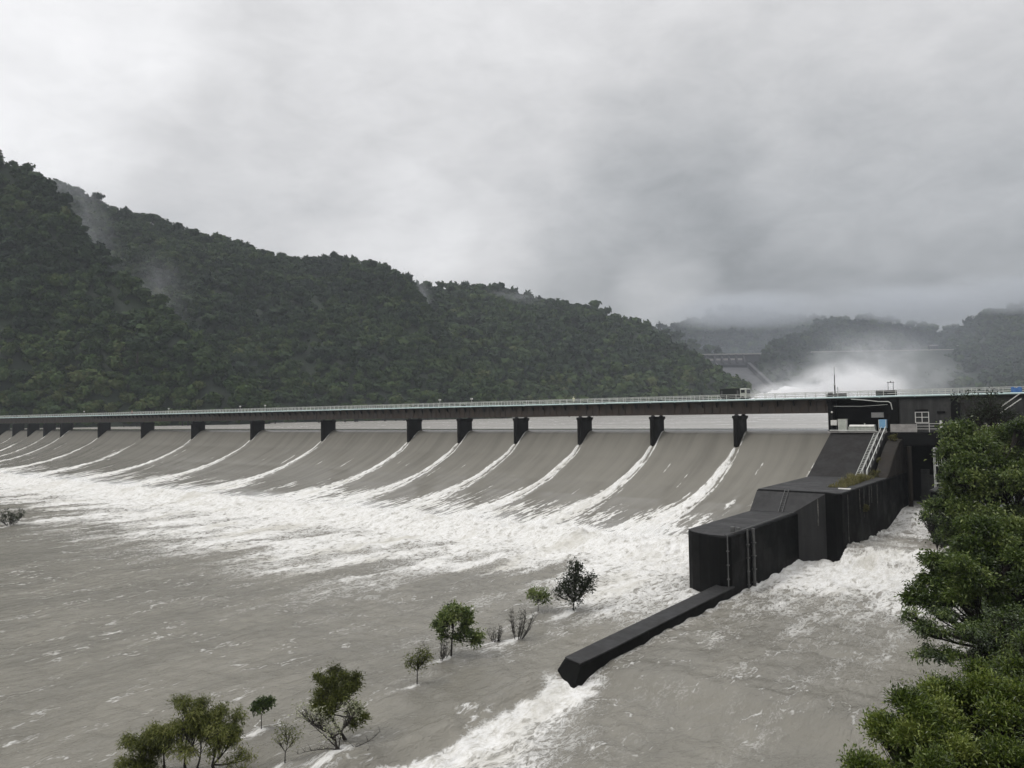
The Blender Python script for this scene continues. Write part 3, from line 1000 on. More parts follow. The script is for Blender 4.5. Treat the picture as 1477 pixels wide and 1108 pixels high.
def build_truck():
    n = 160.0
    t = thing('flatbed_truck', 'black lorry with a long framed load bed and white cab parked on the bridge', 'truck', W((-67.1 - 61.2) / 2, n, DK), YAW)
    ch = MB().box(-3.0, 2.6, -0.45, 0.45, 0.62, 0.85)
    ch.box(-2.9, 1.5, -1.12, 1.12, 0.86, 1.02)
    ch.build('chassis', M['bracket'], t, bevel=0.03)
    bd = MB().box(-2.95, 1.35, -1.15, -1.07, 1.022, 2.6).box(-2.95, 1.35, 1.07, 1.15, 1.022, 2.6)
    bd.box(-2.95, -2.87, -1.069, 1.069, 1.022, 2.6).box(1.27, 1.35, -1.069, 1.069, 1.022, 2.6)
    bd.box(-2.95, 1.35, -1.15, 1.15, 2.602, 2.68)
    bd.build('load_body', M['truck'], t, bevel=0.02)
    for x in (-2.7, 0.85):
        MB().box(x, x + 0.36, -1.19, -1.153, 1.25, 2.2).build('side_panel', M['drain'], t)
    cb = MB().profile([(-1.1, 0.55), (1.1, 0.55), (1.1, 2.45), (1.0, 2.6), (-1.0, 2.6), (-1.1, 2.45)], 1.5, 2.95)
    cab = cb.build('cab', M['tank'], t, bevel=0.1)
    MB().box(1.75, 2.6, -1.13, -1.102, 1.65, 2.3).build('side_window', M['glass'], cab)
    MB().box(2.952, 2.97, -0.95, 0.95, 1.55, 2.3).build('windscreen', M['glass'], cab)
    MB().box(2.955, 3.08, -1.1, 1.1, 0.45, 0.75).build('bumper', M['bracket'], cab)
    for x in (-2.0, -1.0, 2.1):
        for y in (-1.0, 1.0):
            w = MB().tube([(x, y - 0.14, 0.46), (x, y + 0.14, 0.46)], 0.46, 16)
            wh = w.build('wheel', M['rubber'], t)
            MB().tube([(x, y - 0.16, 0.46), (x, y + 0.16, 0.46)], 0.22, 10).build('rim', M['drain'], wh)


# ------------------------------------------------------------------ abutment and training wall
def build_walls():
    # the stepped training wall that parts the weir from the side channel
    t = thing('training_wall', 'massive stepped black concrete wall with a rounded nose beside the falls', 'wall', W(0, 0), YAW)
    nose = [(-42.2, 89.6), (-41.9, 88.4), (-41.0, 87.4), (-39.6, 86.4), (-38.0, 85.7), (-36.6, 85.3), (-35.8, 85.5), (-35.5, 86.2), (-35.5, 112.0), (-42.2, 112.0)]
    MB().prism(nose, -6, 7.2).build('lower_block', M['wall'], t, bevel=0.12)
    inset = lambda p, d: [(min(max(x, -42.2 + d), -35.5 - d), max(y, 85.6 + d) if y < 111 else y - 2.2) for x, y in p]
    MB().prism(inset(nose, 0.25), 7.203, 7.32).build('top_slab', M['ledge'], t, bevel=0.06)
    up = [(-42.2, 112.4), (-32.4, 112.4), (-30.8, 111.2), (-30.0, 111.7), (-30.0, 158), (-42.2, 158)]
    MB().prism(up, -6, 10.0).build('upper_block', M['wall'], t, bevel=0.12)
    MB().prism([(-42.1, 112.7), (-32.3, 112.7), (-30.8, 111.5), (-30.15, 112.0), (-30.15, 141), (-42.1, 141)], 10.003, 10.12).build('upper_slab', M['ledge'], t, bevel=0.05)
    # sloping step between the two levels
    s = MB()
    A, B, C, D = (-42.15, 109.6, 7.33), (-36.0, 109.6, 7.33), (-32.2, 112.5, 9.97), (-42.15, 112.5, 9.97)
    s.add([A, B, C, D, (-42.15, 109.6, 5), (-36.0, 109.6, -5), (-32.2, 112.5, -5), (-42.15, 112.5, 5)],
          [(0, 1, 2, 3), (4, 7, 6, 5), (0, 4, 5, 1), (1, 5, 6, 2), (2, 6, 7, 3), (3, 7, 4, 0)])
    s.build('sloped_step', M['ledge'], t)
    # pale lime runs and edge strips
    for (e, n, z0, z1, w) in ((-36.02, 109.9, 3.6, 7.1, 0.16), (-33.2, 111.6, 5.5, 9.2, 0.08), (-29.98, 114.6, 3.0, 9.7, 0.05), (-29.98, 131.5, 6.0, 9.9, 0.07),(-36.05, 110.1, 2.4, 7.2, 0.10), (-35.2, 110.7, 4.9, 8.0, 0.07), (-33.6, 111.5, 3.8, 8.5, 0.05), (-29.985, 121, 6.5, 9.9, 0.06), (-29.985, 123.4, 5.5, 9.9, 0.05), (-29.985, 126.5, 6.8, 9.9, 0.08), (-29.985, 128.0, 7.2, 9.9, 0.05)):
        m = MB()
        pts = []
        k = 8
        for i in range(k + 1):
            z = z1 + (z0 - z1) * i / k
            pts.append((e + random.uniform(-.02, .02), n + random.uniform(-.06, .06), z))
        m.tube(pts, [w * random.uniform(0.5, 1.2) for _ in pts], 5)
        m.build('lime_run', M['lime'], t)
    # drain pipes down the nose
    for (e, n, r, zt, zb) in ((-35.62, 85.38, 0.075, 7.55, -1.5), (-35.36, 90.8, 0.13, 7.5, -1.0), (-35.28, 92.5, 0.21, 7.4, -1.2)):
        p = MB().tube([(e, n, zb), (e, n, zt)], r, 8)
        for z in np.arange(0.8, 7.2, 1.6):
            p.box(e - r - 0.05, e + r + 0.05, n - r - 0.05, n + r + 0.05, z, z + 0.12)
        p.build('drain_pipe', M['drain'], t)
    c = MB().tube([(-36.0, 85.9, 7.42), (-35.9, 90, 7.42), (-35.85, 96, 7.43), (-35.9, 103, 7.42), (-35.9, 109.3, 7.42)], 0.06, 6)
    c.tube([(-36.3, 86.2, 7.40), (-36.1, 92, 7.41), (-36.15, 100, 7.41), (-36.2, 109.2, 7.41)], 0.04, 6)
    c.build('edge_cable', M['drain'], t)
    MB().box(-36.6, -36.1, 88.5, 89.0, 7.323, 8.0).box(-36.45, -36.0, 90.0, 90.4, 7.323, 7.75).build('valve_stub', M['drain'], t, bevel=0.05)
    # ladder rails on the sloped step
    for e in (-38.0, -37.45):
        MB().tube([(e, 109.3, 7.36), (e, 109.6, 7.62), (e, 112.5, 10.25), (e, 112.9, 10.2)], 0.05, 6).build('ladder_rail', M['drain'], t)
    rg = MB()
    for q in np.linspace(0.05, 0.95, 9):
        rg.tube([(-38.0, 109.6 + 2.9 * q, 7.58 + 2.64 * q), (-37.45, 109.6 + 2.9 * q, 7.58 + 2.64 * q)], 0.028, 5)
    rg.build('ladder_rung', M['drain'], t)

    # sloped abutment
    a = thing('weir_abutment', 'stained dark concrete slope at the end of the weir below the cabinets', 'abutment', W(0, 0), YAW)
    pr = [(137.6, 5.0), (137.6, 10.0), (140, 11.1), (152.4, 17.1), (152.9, 17.3), (163, 17.3), (163, 5.0)]
    MB().profile([(y, z) for y, z in pr], -42.6, -32.9).build('sloped_face', M['slope'], a, bevel=0.06)
    MB().box(-43.0, -32.7, 152.1, 152.6, 17.22, 17.48).build('edge_kerb', M['pale'], a)
    MB().tube([(-42.6, 152.0, 17.65), (-34.6, 152.0, 17.65), (-34.4, 152.0, 17.4)], 0.09, 6).build('edge_pipe', M['rail'], a)

    # curved pier between abutment and gate
    b = thing('gate_buttress', 'brown concrete buttress with a sloping rounded top left of the dark gate', 'buttress', W(0, 0), YAW)
    pr = [(139.5, 4), (139.5, 10.15), (141, 10.6), (144, 12.6), (147.5, 14.6), (150, 15.7), (152, 16.1), (156, 16.15), (156, 4)]
    MB().profile(pr, -32.4, -30.2).build('pier_body', M['buttress'], b, bevel=0.15)
    pp = MB().tube([(-29.2, 152.5, 0), (-29.2, 152.5, 14.8)], 0.42, 14)
    pp.build('round_column', M['buttress'], b)

    # drowned guide wall with a bevelled end
    g = thing('guide_wall', 'low narrow black wall running out from the block into the flood', 'wall', W(0, 0), YAW)
    vs = []
    for n, z, dn in ((52.7, -0.5, 0), (53.9, 1.2, 0.3), (57.5, 1.25, 0), (86.5, 1.45, 0)):
        fl = 0.55 if n < 53.5 else 0.0
        vs += [(-37.25 - fl, n + dn, z), (-36.8 - fl, n, z + 0.12), (-35.6, n - 0.2, z + 0.10), (-35.25, n - 0.3, z - 0.12)]
    lo = [(v[0] - 0.25 if v[0] < -36 else v[0] + 0.35, v[1], -5.0) for v in vs]
    m = MB()
    fs = []
    for i in range(3):
        for j in range(3):
            fs.append((4 * i + j, 4 * i + j + 1, 4 * (i + 1) + j + 1, 4 * (i + 1) + j))
        fs.append((4 * i, 4 * (i + 1), 16 + 4 * (i + 1), 16 + 4 * i))
        fs.append((4 * i + 3, 16 + 4 * i + 3, 16 + 4 * (i + 1) + 3, 4 * (i + 1) + 3))
    fs.append((0, 16, 19, 3, 2, 1))
    m.add(vs + lo, fs)
    m.build('wall_body', M['wall'], g)
    cp = MB()
    tv = [(-37.2, 54.2, 1.25), (-35.35, 53.7, 1.17), (-35.22, 57.4, 1.20), (-35.2, 86.2, 1.40), (-37.2, 86.5, 1.50), (-37.2, 57.5, 1.30)]
    cp.add(tv + [(x, y, z + 0.14) for x, y, z in tv], [(5, 4, 3, 2, 1, 0), (6, 7, 8, 9, 10, 11)] + [(i, (i + 1) % 6, 6 + (i + 1) % 6, 6 + i) for i in range(6)])
    cp.build('coping', M['ledge'], g, bevel=0.04)

    # right side wall of the channel
    r = thing('channel_wall', 'dark concrete side wall of the channel half hidden by the trees', 'wall', W(0, 0), YAW)
    MB().box(-21.4, -19.6, 125.5, 158, -4, 9.5).build('wall_body', M['wall'], r, bevel=0.1)
    MB().box(-21.55, -19.4, 125.3, 158, 9.503, 9.8).build('coping', M['ledge'], r, bevel=0.04)


def build_gatehouse():
    g = thing('gatehouse', 'dark concrete gate building under the bridge end with a small white window', 'gatehouse', W(0, 0), YAW)
    top = DK - 0.3
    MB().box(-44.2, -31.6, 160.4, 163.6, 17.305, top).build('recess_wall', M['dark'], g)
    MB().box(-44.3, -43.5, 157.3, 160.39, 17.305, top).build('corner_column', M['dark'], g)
    MB().box(-33.6, -31.6, 156.9, 160.38, 17.305, top).build('black_column', M['wall'], g)  # solid column in the same black concrete as the walls
    w = MB().box(-31.59, -23.0, 157.2, 163.0, 17.3, top - 0.02)
    fw = w.build('front_wall', M['grey'], g)
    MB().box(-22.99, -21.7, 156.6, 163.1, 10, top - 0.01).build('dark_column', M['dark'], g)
    MB().box(-21.69, 3.0, 157.3, 163.2, 8, top - 0.03).build('side_wall', M['grey'], g)
    wi = MB()
    x0, x1, z0, z1, y = -28.9, -26.6, 18.9, 20.9, 157.05
    for a, b in ((x0, x0 + 0.12), ((x0 + x1) / 2 - 0.06, (x0 + x1) / 2 + 0.06), (x1 - 0.12, x1)):
        wi.box(a, b, y, y + 0.14, z0, z1)
    for a in (z0, (z0 + z1) / 2 - 0.05, z1 - 0.12):
        wi.box(x0 - 0.002, x1 + 0.002, y - 0.003, y + 0.137, a, a + 0.12)
    win = wi.build('window', M['white'], g)
    MB().box(x0 + 0.1, x1 - 0.1, y + 0.16, y + 0.19, z0 + 0.1, z1 - 0.1).build('pane', M['glass'], win)
    MB().box(x0 + 0.1, x1 - 0.1, 156.98, 157.19, z1 + 0.15, z1 + 0.42).build('canopy', M['dark'], g)
    MB().box(-25.3, -24.0, 157.02, 157.19, 20.6, 21.0).build('vent', M['dark'], g)
    MB().box(-24.9, -24.4, 156.9, 157.19, 17.45, 19.3).build('switch_panel', M['white'], g, bevel=0.03)
    MB().box(-18.5, -15.5, 157.1, 157.29, 19.2, 20.6).build('shutter', M['dark'], g)
    # walkway and its beam over the channel
    MB().box(-32.3, -12, 152.6, 157.15, 14.9, 17.3).build('walkway_beam', M['dark'], g, bevel=0.05)
    MB().box(-32.2, -27.9, 152.7, 152.95, 17.303, 18.75).build('parapet', M['pale'], g, bevel=0.03)
    for (a, b) in ((-27.9, -21.9), (-20.4, -13)):
        rl = MB()
        for z in (17.9, 18.4, 18.85):
            rl.box(a, b, 152.75, 152.81, z - 0.035, z + 0.035)
        for x in np.arange(a, b + 0.1, (b - a) / 3):
            rl.box(x - 0.04, x + 0.04, 152.74, 152.82, 17.303, 18.88)
        rl.build('walkway_railing', M['white'], g)
    # gate opening: grey leaf low down, near-black panel painting the deep shade above
    MB().box(-31.5, -21.5, 160.5, 161.0, 2.0, 14.9).build('gate_shade_panel', M['dark'], g)
    gl = MB().prism([(-28.4, 157.6), (-24.2, 157.6), (-24.2, 158.1), (-28.4, 158.1)], 2.0, 9.4)
    gl.prism([(-28.4, 157.6), (-27.0, 157.6), (-27.0, 158.1), (-28.4, 158.1)], 9.402, 10.4)
    gl.prism([(-25.6, 157.6), (-24.2, 157.6), (-24.2, 158.1), (-25.6, 158.1)], 9.402, 10.7)
    gl.build('gate_leaf', M['grey'], g, bevel=0.05)
    # pale conduits hung under the deck edge
    c = MB().tube([(-39.8, 156.7, 23.5), (-37.5, 156.6, 23.3), (-35, 156.6, 22.95), (-33.2, 156.6, 22.9), (-32.8, 156.6, 22.6), (-32.6, 156.7, 21.4)], 0.08, 6)
    c.tube([(-43.0, 156.7, 22.2), (-38, 156.7, 22.1), (-33.4, 156.7, 22.35)], 0.035, 5)
    c.build('conduit', M['rail'], g)


def build_fittings():
    def put(name, label, cat, e, n, z, group=None):
        return thing(name, label, cat, W(e, n, z), YAW, group)
    base = 17.3
    # white meter box on legs
    t = put('meter_box', 'small white meter box on dark legs at the end of the weir', 'cabinet', -43.1 + 0.9, 153.7, base)
    MB().box(-0.55, 0.55, -0.4, 0.4, 1.25, 2.25).build('box_body', M['white'], t, bevel=0.05)
    l = MB()
    for x in (-0.45, 0.45):
        l.box(x - 0.06, x + 0.06, -0.3, 0.3, 0.005, 1.25)
    l.box(-0.4, 0.4, -0.05, 0.05, 0.55, 0.65)
    l.build('stand', M['bracket'], t)
    t = put('tall_cabinet', 'tall white control cabinet standing between the meter box and the ribbed tank', 'cabinet', -40.7, 153.9, base)
    MB().box(-0.75, 0.75, -0.45, 0.45, 0.12, 2.35).build('cabinet_body', M['white'], t, bevel=0.04)
    MB().box(-0.66, 0.66, -0.475, -0.452, 0.25, 2.2).build('door', M['tank'], t)
    MB().box(-0.82, 0.82, -0.52, 0.5, 2.353, 2.45).build('hood', M['tank'], t, bevel=0.03)
    MB().box(-0.75, 0.75, -0.4, 0.4, 0.004, 0.118).build('plinth', M['bracket'], t)
    t = put('ribbed_tank', 'long low pale tank with five ribbed panels on the platform', 'tank', -37.2, 153.8, base)
    tk = MB().box(-2.25, 2.25, -0.7, 0.7, 0.1, 1.05)
    for x in np.linspace(-2.25, 2.25, 7):
        tk.box(x - 0.07, x + 0.07, -0.78, -0.702, 0.12, 1.0)
    for z in (0.12, 0.52, 0.93):
        tk.box(-2.28, 2.28, -0.80, -0.703, z, z + 0.09)
    tk.build('tank_body', M['tank'], t)
    MB().profile([(-0.74, 1.053), (0.74, 1.053), (0.6, 1.36), (-0.5, 1.36)], -2.2, 2.2).build('lid', M['white'], t, bevel=0.08)
    MB().tube([(0.4, 0, 1.36), (0.4, 0, 1.62)], 0.12, 8).build('filler_cap', M['tank'], t)
    t = put('blue_box', 'light blue booth beside the ladders at the platform edge', 'cabinet', -33.55, 153.4, base)
    MB().box(-0.62, 0.62, -0.5, 0.5, 0.75, 2.3).build('box_body', M['blue'], t, bevel=0.05)
    fr = MB()
    for x in (-0.6, 0.6):
        fr.box(x - 0.05, x + 0.05, -0.55, -0.503, 0.004, 2.3)
    fr.box(-0.6, 0.6, -0.55, -0.505, 0.35, 0.42)
    fr.build('stand', M['rail'], t)
    t = put('blank_sign', 'plain white rectangular sign on the dark wall under the bridge', 'sign', -36.0, 160.33, 19.9)
    MB().box(-1.1, 1.1, -0.05, 0.05, 0, 0.95).build('sign_board', M['white'], t, bevel=0.02)
    MB().box(-1.16, 1.16, 0.052, 0.07, -0.05, 1.0).build('sign_frame', M['drain'], t)
    t = put('platform_lamp', 'thin dark lamp post with a round white lamp on the platform', 'lamp', -42.9, 155.0, base)
    MB().tube([(0, 0, 0.005), (0, 0, 3.6)], 0.09, 8).build('post', M['bracket'], t)
    MB().ball((0, -0.1, 3.75), 0.2, 10, 8).build('lamp_globe', M['white'], t, smooth=True)
    # stairs and handrails down the slope
    t = put('slope_ladder', 'long white ladder with close rungs lying on the dark slope', 'ladder', 0, 0, 0)

    def sl(e, n, h):
        return (e, n, np.interp(n, [137.6, 140, 152.4, 152.9], [10.0, 11.1, 17.1, 17.3]) + h)
    for e in (-34.85, -34.25):
        MB().tube([sl(e, 138.0, 0.1), sl(e, 140, 0.1), sl(e, 152.4, 0.12), sl(e, 152.8, 0.15)], 0.05, 6).build('side_rail', M['rail'], t)
    rung = MB()
    for n in np.arange(138.4, 152.6, 0.52):
        p = sl(0, n, 0.14)
        rung.box(-34.85, -34.25, n - 0.07, n + 0.07, p[2] - 0.03, p[2] + 0.04)
    rung.build('rungs', M['rail'], t)
    for e, lab, r in ((-33.75, 'thin white handrail on the slope next to the ladder', 0.05), (-33.05, 'thick white handrail at the outer edge of the slope', 0.09)):
        t = put('slope_handrail', lab, 'handrail', 0, 0, 0, 'handrails on the sloped abutment')
        MB().tube([sl(e, 138.2, 0.2), sl(e, 138.4, 0.95), sl(e, 140, 0.95), sl(e, 152.4, 0.95), sl(e, 152.9, 1.0), sl(e, 153.2, 0.9)], r, 6).build('rail', M['rail'], t)
        for n in np.arange(139, 152.8, 2.2):
            MB().tube([sl(e, n, 0.0), sl(e, n, 0.95)], r * 0.7, 6).build('post', M['rail'], t)
    # mast, boxes and hoist on the deck
    t = put('radio_mast', 'tall thin dark mast on the bridge deck in front of the white spray', 'mast', solve_e(1204, 157.4), 157.4, DK)
    MB().tube([(0, 0, 0.19), (0, 0, 2.6)], 0.13, 8).build('lower_tube', M['bracket'], t)
    MB().tube([(0, 0, 2.6), (0, 0, 4.6)], 0.085, 8).tube([(0, 0, 4.6), (0, 0, 6.1)], 0.035, 6).build('upper_tube', M['bracket'], t)
    MB().box(-0.28, 0.05, -0.1, 0.1, 2.55, 2.8).build('bracket_light', M['white'], t, bevel=0.03)
    t = put('winch_box', 'dark winch box with a small white light beside the mast foot', 'winch', solve_e(1199, 157.9), 157.9, DK)
    MB().box(-0.9, 0.55, -0.45, 0.45, 0.19, 0.85).build('housing', M['truck'], t, bevel=0.05)
    MB().box(-0.6, 0.2, -0.3, 0.3, 0.853, 1.15).build('motor', M['bracket'], t, bevel=0.05)
    MB().ball((0.5, -0.5, 0.3), 0.13, 8, 6).build('marker_light', M['white'], t)
    t = put('winch_box', 'dark winch box with a short pole right of the mast', 'winch', solve_e(1213, 157.9), 157.9, DK)
    MB().box(-1.0, 0.9, -0.45, 0.45, 0.19, 0.8).build('housing', M['drain'], t, bevel=0.05)
    MB().box(-0.9, 0.9, -0.4, 0.4, 0.803, 0.95).build('cover', M['bracket'], t, bevel=0.03)
    MB().tube([(-0.6, 0, 0.95), (-0.6, 0, 2.2)], 0.05, 6).build('pole', M['drain'], t)
    t = put('hoist_housing', 'long dark steel box on the deck carrying a tall hoist frame', 'hoist', solve_e(1278, 157.8), 157.8, DK)
    MB().box(-1.75, 1.75, -0.5, 0.5, 0.19, 1.25).build('housing', M['truck'], t, bevel=0.04)
    MB().box(0.3, 1.7, -0.53, -0.503, 0.66, 0.74).build('trim', M['rail'], t)
    hf = MB()
    for x in (0.35, 1.25):
        hf.tube([(x, 0, 1.25), (x, 0, 2.9)], 0.05, 6)
    hf.tube([(0.2, 0, 2.72), (1.4, 0, 2.72)], 0.06, 6)
    hf.tube([(0.8, 0, 2.72), (0.8, 0, 3.0)], 0.1, 6)
    hf.build('hoist_frame', M['drain'], t)
    t = put('blue_cover', 'bright blue sheet tied to the railing at the bridge end', 'sheet', solve_e(1466, 156.9), 156.95, DK)
    vs = []
    for i in range(9):
        for j in range(7):
            x = -0.8 + 1.6 * i / 8; z = 0.2 + (0.95 + 0.12 * math.sin(i * 1.3)) * j / 6
            vs.append((x, 0.10 * math.sin(x * 6 + j) * (1 - j / 6) - 0.05, z))
    m = MB().add(vs, [(i * 7 + j, (i + 1) * 7 + j, (i + 1) * 7 + j + 1, i * 7 + j + 1) for i in range(8) for j in range(6)])
    o = m.build('sheet', M['tarp'], t, smooth=True)
    md = o.modifiers.new('thick', 'SOLIDIFY'); md.thickness = 0.02
    # steel stair tower and ladders at the channel's right side
    t = put('steel_platform', 'white steel service platform hanging beside the dark gate opening', 'platform', -24.0, 153.0, 0)
    fr = MB()
    for x in (-1.3, 0.4):
        for y in (-0.6, 0.6):
            fr.box(x - 0.06, x + 0.06, y - 0.06, y + 0.06, 6.0, 14.6)
    for z in (8.3, 11.4, 14.5):
        fr.box(-1.36, 0.46, -0.66, -0.54, z, z + 0.12).box(-1.36, 0.46, 0.54, 0.66, z, z + 0.12)
        fr.box(-1.36, -1.24, -0.538, 0.538, z, z + 0.12).box(0.34, 0.46, -0.538, 0.538, z, z + 0.12)
    fr.build('frame', M['rail'], t)
    bars = MB()
    for x in np.linspace(-1.1, 0.25, 5):
        bars.box(x - 0.03, x + 0.03, -0.64, -0.58, 11.5, 14.5)
    bars.build('guard_bars', M['rail'], t)
    for e, lab in ((-22.6, 'steep white ladder rail dropping from the walkway beside the service platform'), (-20.9, 'outer white ladder rail dropping from the walkway behind the tree')):
        t = put('access_ladder', lab, 'ladder', e, 152.2, 0, 'ladders below the gate walkway')
        MB().tube([(0, 0, 17.3), (-0.1, -0.3, 15.2), (-0.5, -1.6, 8.4)], 0.1, 6).tube([(0.5, 0, 17.3), (0.4, -0.3, 15.2), (0.0, -1.6, 8.4)], 0.05, 6).build('stringer', M['rail'], t)
        rr = MB()
        for q in np.linspace(0.03, 0.97, 16):
            a = Vector((-0.1, -0.3, 15.2)).lerp(Vector((-0.5, -1.6, 8.4)), q)
            rr.tube([a, a + Vector((0.5, 0, 0))], 0.03, 5)
        rr.build('rung', M['drain'], t)
    t = put('bank_stairs', 'short flight of white steel stairs climbing to the deck at the far right', 'stairs', solve_e(1455, 155.5), 155.5, 0)
    st = MB()
    for k in range(9):
        st.box(-1.7 + 0.38 * k, -1.30 + 0.38 * k, -0.5, 0.5, 20.3 + 0.28 * k, 20.36 + 0.28 * k)
    st.build('treads', M['bracket'], t)
    for y in (-0.55, 0.55):
        MB().tube([(-1.9, y, 21.1), (1.7, y, 23.9)], 0.055, 6).tube([(-1.9, y, 20.1), (1.7, y, 22.9)], 0.07, 6).build('handrail', M['white'], t)
    # a stray white plank on the ledge
    t = put('white_plank', 'short white plank lying on the ledge edge by the dry grass', 'plank', -31.2, 117.8, 10.125)
    MB().profile([(-0.28, 0.0), (0.30, 0.0), (0.22, 0.13), (-0.22, 0.13)], -0.85, 0.85).build('board', M['white'], t, bevel=0.03)

# ------------------------------------------------------------------ wooded hills
def cube_sphere(k):
    vs = {}; fs = []; out = []

    def vid(p):
        key = tuple(round(c, 5) for c in p)
        if key not in vs:
            vs[key] = len(out); out.append(np.array(p) / np.linalg.norm(p))
        return vs[key]
    for ax in range(3):
        for s in (-1, 1):
            for i in range(k):
                for j in range(k):
                    q = []
                    for a, b in ((i, j), (i + 1, j), (i + 1, j + 1), (i, j + 1)):
                        p = [0, 0, 0]; p[ax] = s; p[(ax + 1) % 3] = math.tan((a / k * 2 - 1) * math.pi / 4); p[(ax + 2) % 3] = math.tan((b / k * 2 - 1) * math.pi / 4) * s
                        q.append(vid(p))
                    fs.append(q)
    return np.array(out), np.array(fs)


def crown_proto(seed, nleaf=120, k=4, leaf=0.30):
    """a lumpy unit tree crown: a solid heart and many loose leaf sprays round it; returns verts, quads, tint"""
    r = np.random.default_rng(seed)
    lob = r.normal(size=(7, 3)); lob /= np.linalg.norm(lob, axis=1)[:, None]
    lob[:, 2] = np.abs(lob[:, 2]) * 0.8 + 0.05
    lr = r.uniform(0.35, 0.6, 7)

    def radius(d):
        q = np.full(len(d), 0.62)
        for l, a in zip(lob, lr):
            c = d @ (l / np.linalg.norm(l))
            q = np.maximum(q, 0.55 + a * np.clip(c, 0, 1) ** 5)
        return q
    sv, sf = cube_sphere(k)
    hv = sv * (radius(sv) * 0.82)[:, None]
    d = r.normal(size=(nleaf, 3)); d /= np.linalg.norm(d, axis=1)[:, None]
    d[:, 2] = np.where(d[:, 2] < -0.25, -d[:, 2], d[:, 2])
    p = d * (radius(d) * r.uniform(0.78, 1.06, nleaf))[:, None]
    nrm = d + r.normal(size=(nleaf, 3)) * 0.55 + np.array([0, 0, .35]); nrm /= np.linalg.norm(nrm, axis=1)[:, None]
    a = np.cross(nrm, r.normal(size=(nleaf, 3))); a /= np.linalg.norm(a, axis=1)[:, None]
    b = np.cross(nrm, a)
    s = r.uniform(0.6, 1.3, nleaf)[:, None] * leaf
    quad = np.stack([p - a * s, p - b * s * 0.6, p + a * s, p + b * s * 0.6], 1)
    v = np.concatenate([hv, quad.reshape(-1, 3)])
    f = np.concatenate([sf, np.arange(nleaf * 4).reshape(-1, 4) + len(hv)])
    t = np.concatenate([np.full(len(hv), 0.0), np.repeat(r.uniform(-.16, .2, nleaf), 4)])
    return v, f, t


PROTOS = [crown_proto(100 + i, 150, 4, 0.25) for i in range(6)]
PROTOS_FAR = [crown_proto(200 + i, 46, 3, 0.42) for i in range(4)]


def make_hill(name, label, ctrl, base, rows=44, rough=0.10, seed=1, back=260, cat='wooded hill'):
    """ctrl: (px, py, depth) along the ridge line; base: depth of the foot at the two ends"""
    px = np.arange(ctrl[0][0], ctrl[-1][0] + 1, 6.0)
    cx = [c[0] for c in ctrl]
    py = np.interp(px, cx, [c[1] for c in ctrl]); Yr = np.interp(px, cx, [c[2] for c in ctrl])
    Yb = np.interp(px, [ctrl[0][0], ctrl[-1][0]], base)
    vv = np.concatenate([np.linspace(0, 1, rows), np.linspace(1.08, 1.8, 8)])
    P = np.zeros((len(vv), len(px), 3))
    for j, (x, y, yr, yb) in enumerate(zip(px, py, Yr, Yb)):
        top = at(x, y, yr)
        foot = at(x, 600, yb)
        for i, v in enumerate(vv):
            if v <= 1:
                q = foot.lerp(top, v)
                h = 15.5 + (top.z - 15.5) * (v ** 0.92)
                P[i, j] = (q.x, q.y, h)
            else:
                P[i, j] = (top.x + (v - 1) * (top.x / top.y) * back, top.y + (v - 1) * back, top.z - (top.z - 5) * ((v - 1) / 0.8) ** 1.3)
    H = max(60.0, P[:, :, 2].max())
    gx = P[:, :, 0] / 60.0; gy = P[:, :, 1] / 150.0
    g = (1 - np.abs(fbm(gx, gy, 4, seed) - 0.5) * 4) * 0.6 + (fbm(gx * 2.3, gy * 3, 3, seed + 9) - 0.5) * 0.7
    w = np.clip(vv, 0, 1)
    amp = (np.sin(np.pi * np.clip(w, 0, 1)) ** 0.8)[:, None] * H * rough
    P[:, :, 2] += g * amp
    o = np_mesh(name, P.reshape(-1, 3), grid_faces(len(vv), len(px)), M['hill'])
    tag(o, label, cat, kind='structure')
    return P[:rows]


def sample_surface(P, count, r):
    a = P[:-1, :-1]; b = P[1:, :-1]; c = P[:-1, 1:]
    area = np.linalg.norm(np.cross(b - a, c - a), axis=2)
    pr = (area / area.sum()).ravel()
    idx = r.choice(len(pr), size=count, p=pr)
    i, j = np.unravel_index(idx, area.shape)
    u = r.random(count)[:, None]; v = r.random(count)[:, None]
    p = P[i, j] * (1 - u) * (1 - v) + P[i + 1, j] * u * (1 - v) + P[i, j + 1] * (1 - u) * v + P[i + 1, j + 1] * u * v
    return p, area.sum()


